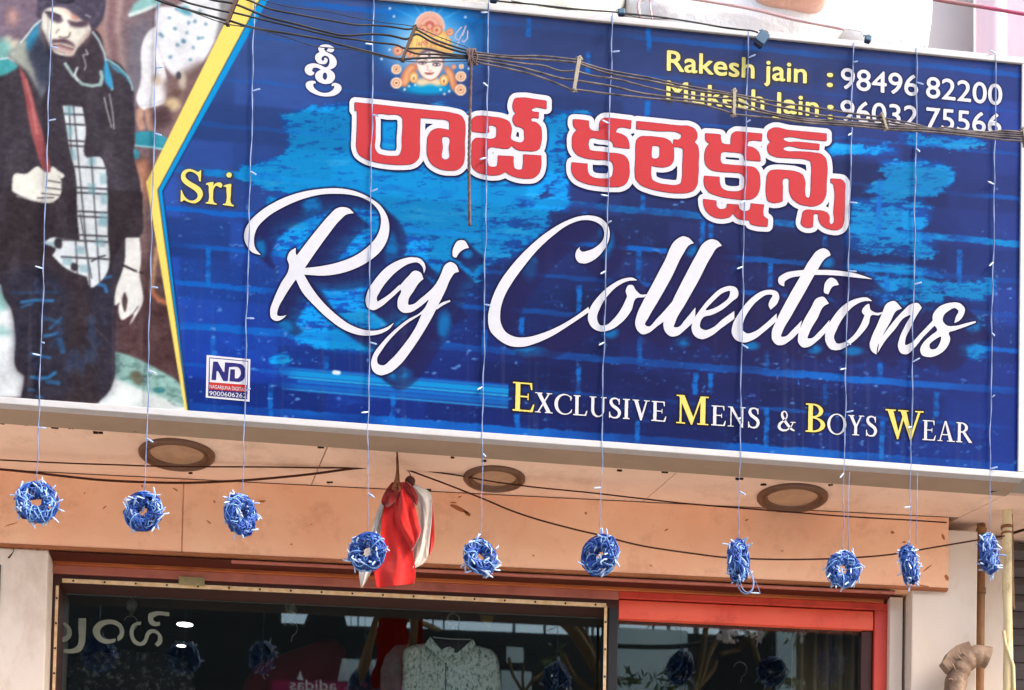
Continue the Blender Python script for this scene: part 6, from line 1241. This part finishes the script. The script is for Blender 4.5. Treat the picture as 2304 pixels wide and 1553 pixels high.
# ================================================================== the street opposite, seen mirrored in the glass
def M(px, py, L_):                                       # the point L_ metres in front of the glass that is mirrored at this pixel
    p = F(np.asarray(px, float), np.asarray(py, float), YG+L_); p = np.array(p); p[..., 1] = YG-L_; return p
mat('opposite_wall', (.045, .043, .045), .8, .2, .4, .6); mat('panel_pale', (.82, .86, .84), .5, .3, .08, 2); mat('panel_blue', (.66, .76, .78), .7, .3, .25, 1.2)
mat('magenta_board', sr(150, 30, 84), .5, .3, .15, 2); mat('opp_letter', (.85, .80, .82), .5, .3)
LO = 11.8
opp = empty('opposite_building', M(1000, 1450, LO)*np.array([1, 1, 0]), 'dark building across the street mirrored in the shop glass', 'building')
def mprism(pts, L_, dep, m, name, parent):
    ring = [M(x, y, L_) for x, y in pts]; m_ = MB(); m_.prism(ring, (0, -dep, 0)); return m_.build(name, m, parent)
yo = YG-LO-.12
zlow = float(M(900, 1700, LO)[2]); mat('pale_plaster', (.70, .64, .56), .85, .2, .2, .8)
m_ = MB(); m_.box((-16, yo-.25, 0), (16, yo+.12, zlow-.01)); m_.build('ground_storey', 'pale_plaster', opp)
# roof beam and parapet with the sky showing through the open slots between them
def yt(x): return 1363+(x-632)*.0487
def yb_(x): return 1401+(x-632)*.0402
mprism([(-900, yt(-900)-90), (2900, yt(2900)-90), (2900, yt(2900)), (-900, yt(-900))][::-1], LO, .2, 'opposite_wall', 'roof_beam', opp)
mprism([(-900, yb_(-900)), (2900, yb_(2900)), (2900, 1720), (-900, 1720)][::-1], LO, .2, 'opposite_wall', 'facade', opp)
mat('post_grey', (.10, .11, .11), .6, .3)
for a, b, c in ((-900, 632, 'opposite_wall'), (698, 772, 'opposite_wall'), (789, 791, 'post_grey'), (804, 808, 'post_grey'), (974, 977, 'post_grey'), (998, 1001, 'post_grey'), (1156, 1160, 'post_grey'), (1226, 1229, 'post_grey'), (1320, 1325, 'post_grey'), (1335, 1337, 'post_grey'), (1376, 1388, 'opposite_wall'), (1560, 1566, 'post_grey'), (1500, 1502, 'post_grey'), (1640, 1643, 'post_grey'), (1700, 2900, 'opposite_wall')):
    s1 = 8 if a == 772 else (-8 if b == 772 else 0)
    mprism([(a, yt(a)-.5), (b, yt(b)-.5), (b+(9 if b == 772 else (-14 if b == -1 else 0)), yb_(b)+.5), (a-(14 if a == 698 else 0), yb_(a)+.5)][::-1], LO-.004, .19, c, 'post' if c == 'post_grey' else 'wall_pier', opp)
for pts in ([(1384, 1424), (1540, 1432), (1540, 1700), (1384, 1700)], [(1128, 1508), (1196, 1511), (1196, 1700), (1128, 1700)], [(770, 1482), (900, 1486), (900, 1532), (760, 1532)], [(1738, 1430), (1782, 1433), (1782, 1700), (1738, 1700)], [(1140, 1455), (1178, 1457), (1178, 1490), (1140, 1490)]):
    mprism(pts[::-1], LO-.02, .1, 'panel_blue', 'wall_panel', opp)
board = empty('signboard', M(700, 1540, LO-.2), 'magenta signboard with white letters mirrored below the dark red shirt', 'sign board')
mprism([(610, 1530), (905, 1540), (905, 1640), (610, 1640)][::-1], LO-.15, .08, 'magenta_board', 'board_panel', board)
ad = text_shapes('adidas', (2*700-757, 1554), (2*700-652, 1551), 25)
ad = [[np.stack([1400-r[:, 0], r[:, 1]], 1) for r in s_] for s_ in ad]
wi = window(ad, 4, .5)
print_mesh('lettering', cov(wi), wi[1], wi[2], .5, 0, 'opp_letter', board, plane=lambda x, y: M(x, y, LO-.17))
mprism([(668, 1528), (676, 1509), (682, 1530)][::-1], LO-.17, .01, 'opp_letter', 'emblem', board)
# a bare tree in front of it, with a few leaves and blossoms
mat('bark', sr(112, 92, 70), .9, .1, .4, 6); mat('blossom', (.72, .60, .62), .7, .2, .2, 30); mat('leaf', (.07, .10, .04), .6, .3, .4, 12)
tree = empty('tree', M(1420, 1700, 6.0)*np.array([1, 1, 0]), 'bare branching street tree with blossoms mirrored in the door glass', 'tree')
def mtube(pts, L_, r, name='branch', m='bark', parent=None):
    m_ = MB(); m_.tube(spline([M(x, y, L_+.25*sin(x*.02)) for x, y in pts], 4), r, 7); m_.build(name, m, parent or tree, True)
mtube([(1440, 2100), (1400, 1760), (1375, 1600), (1340, 1500), (1300, 1432), (1262, 1392), (1220, 1372)], 6, .045, 'trunk')
for pts, r in (([(1345, 1510), (1320, 1430), (1290, 1395)], .02), ([(1375, 1600), (1340, 1560), (1290, 1520), (1265, 1470)], .022), ([(1180, 1560), (1155, 1520), (1145, 1480)], .012), ([(1180, 1560), (1200, 1530), (1240, 1505)], .012), ([(1180, 1560), (1176, 1530), (1178, 1500)], .010), ([(1470, 1700), (1560, 1560), (1590, 1480), (1640, 1400)], .02), ([(1555, 1570), (1590, 1530), (1600, 1505)], .02), ([(1740, 1640), (1710, 1550), (1690, 1490), (1670, 1440)], .022), ([(1520, 1640), (1560, 1540), (1580, 1420), (1585, 1380)], .022), ([(860, 1420), (930, 1395), (990, 1415)][::-1], .01), ([(880, 1376), (930, 1396), (985, 1417)], .016), ([(1610, 1490), (1650, 1478), (1665, 1460)], .016)):
    mtube(pts, 6, r)
m_ = MB(); rr = np.random.RandomState(5)
for cx_, cy_, sx_, sy_, n in ((1640, 1428, 34, 26, 60), (1690, 1432, 22, 24, 34), (1620, 1452, 18, 12, 16), (1790, 1440, 14, 20, 16)):
    for k in range(n):
        p = M(cx_+rr.normal()*sx_*.5, cy_+rr.normal()*sy_*.5, 5.6+rr.uniform(-.3, .3)); a = rr.normal(size=3); a /= np.linalg.norm(a); b = np.cross(a, rr.normal(size=3)); b /= np.linalg.norm(b); s_ = rr.uniform(.015, .035)
        m_.add([p-a*s_, p+b*s_*.8, p+a*s_, p-b*s_*.8], [(0, 1, 2, 3)])
m_.build('blossoms', 'blossom', tree)['kind'] = 'stuff'
m_ = MB()
for cx_, cy_, sx_, sy_, n in ((1480, 1404, 60, 16, 70), (1560, 1400, 40, 14, 40), (1500, 1560, 40, 30, 90), (1770, 1450, 10, 26, 12), (1740, 1548, 36, 12, 60), (1700, 1420, 40, 20, 30), (1250, 1490, 30, 40, 50), (1420, 1545, 24, 12, 40)):
    for k in range(n):
        p = M(cx_+rr.normal()*sx_*.6, cy_+rr.normal()*sy_*.6, 6+rr.uniform(-.4, .4)); a = rr.normal(size=3); a /= np.linalg.norm(a); b = np.cross(a, rr.normal(size=3)); b /= np.linalg.norm(b); s_ = rr.uniform(.03, .07)
        m_.add([p-a*s_, p+b*s_*.25, p+a*s_, p-b*s_*.25], [(0, 1, 2, 3)])
m_.build('leaves', 'leaf', tree)['kind'] = 'stuff'
o = MB(); o.tube(spline([M(x, y, 7) for x, y in ((1380, 1470), (1500, 1472), (1620, 1458), (1740, 1432), (1860, 1390))], 5), .02, 6); tag(o.build('street_wire', 'black_cable', None, True), 'black street wire mirrored across the door glass', 'wire')
mat('dry_leaf', sr(176, 140, 60), .8, .1, .3, 20)
dl = MB(); dl.prism([F(float(x), float(y), YG+.10) for x, y in ((1080, 1385), (1110, 1386), (1108, 1400), (1103, 1413), (1090, 1405), (1082, 1396))], (0, .003, 0)); tag(dl.build('dry_leaf', 'dry_leaf', None), 'small dry yellow leaf shape behind the glass right of the ring', 'leaf')
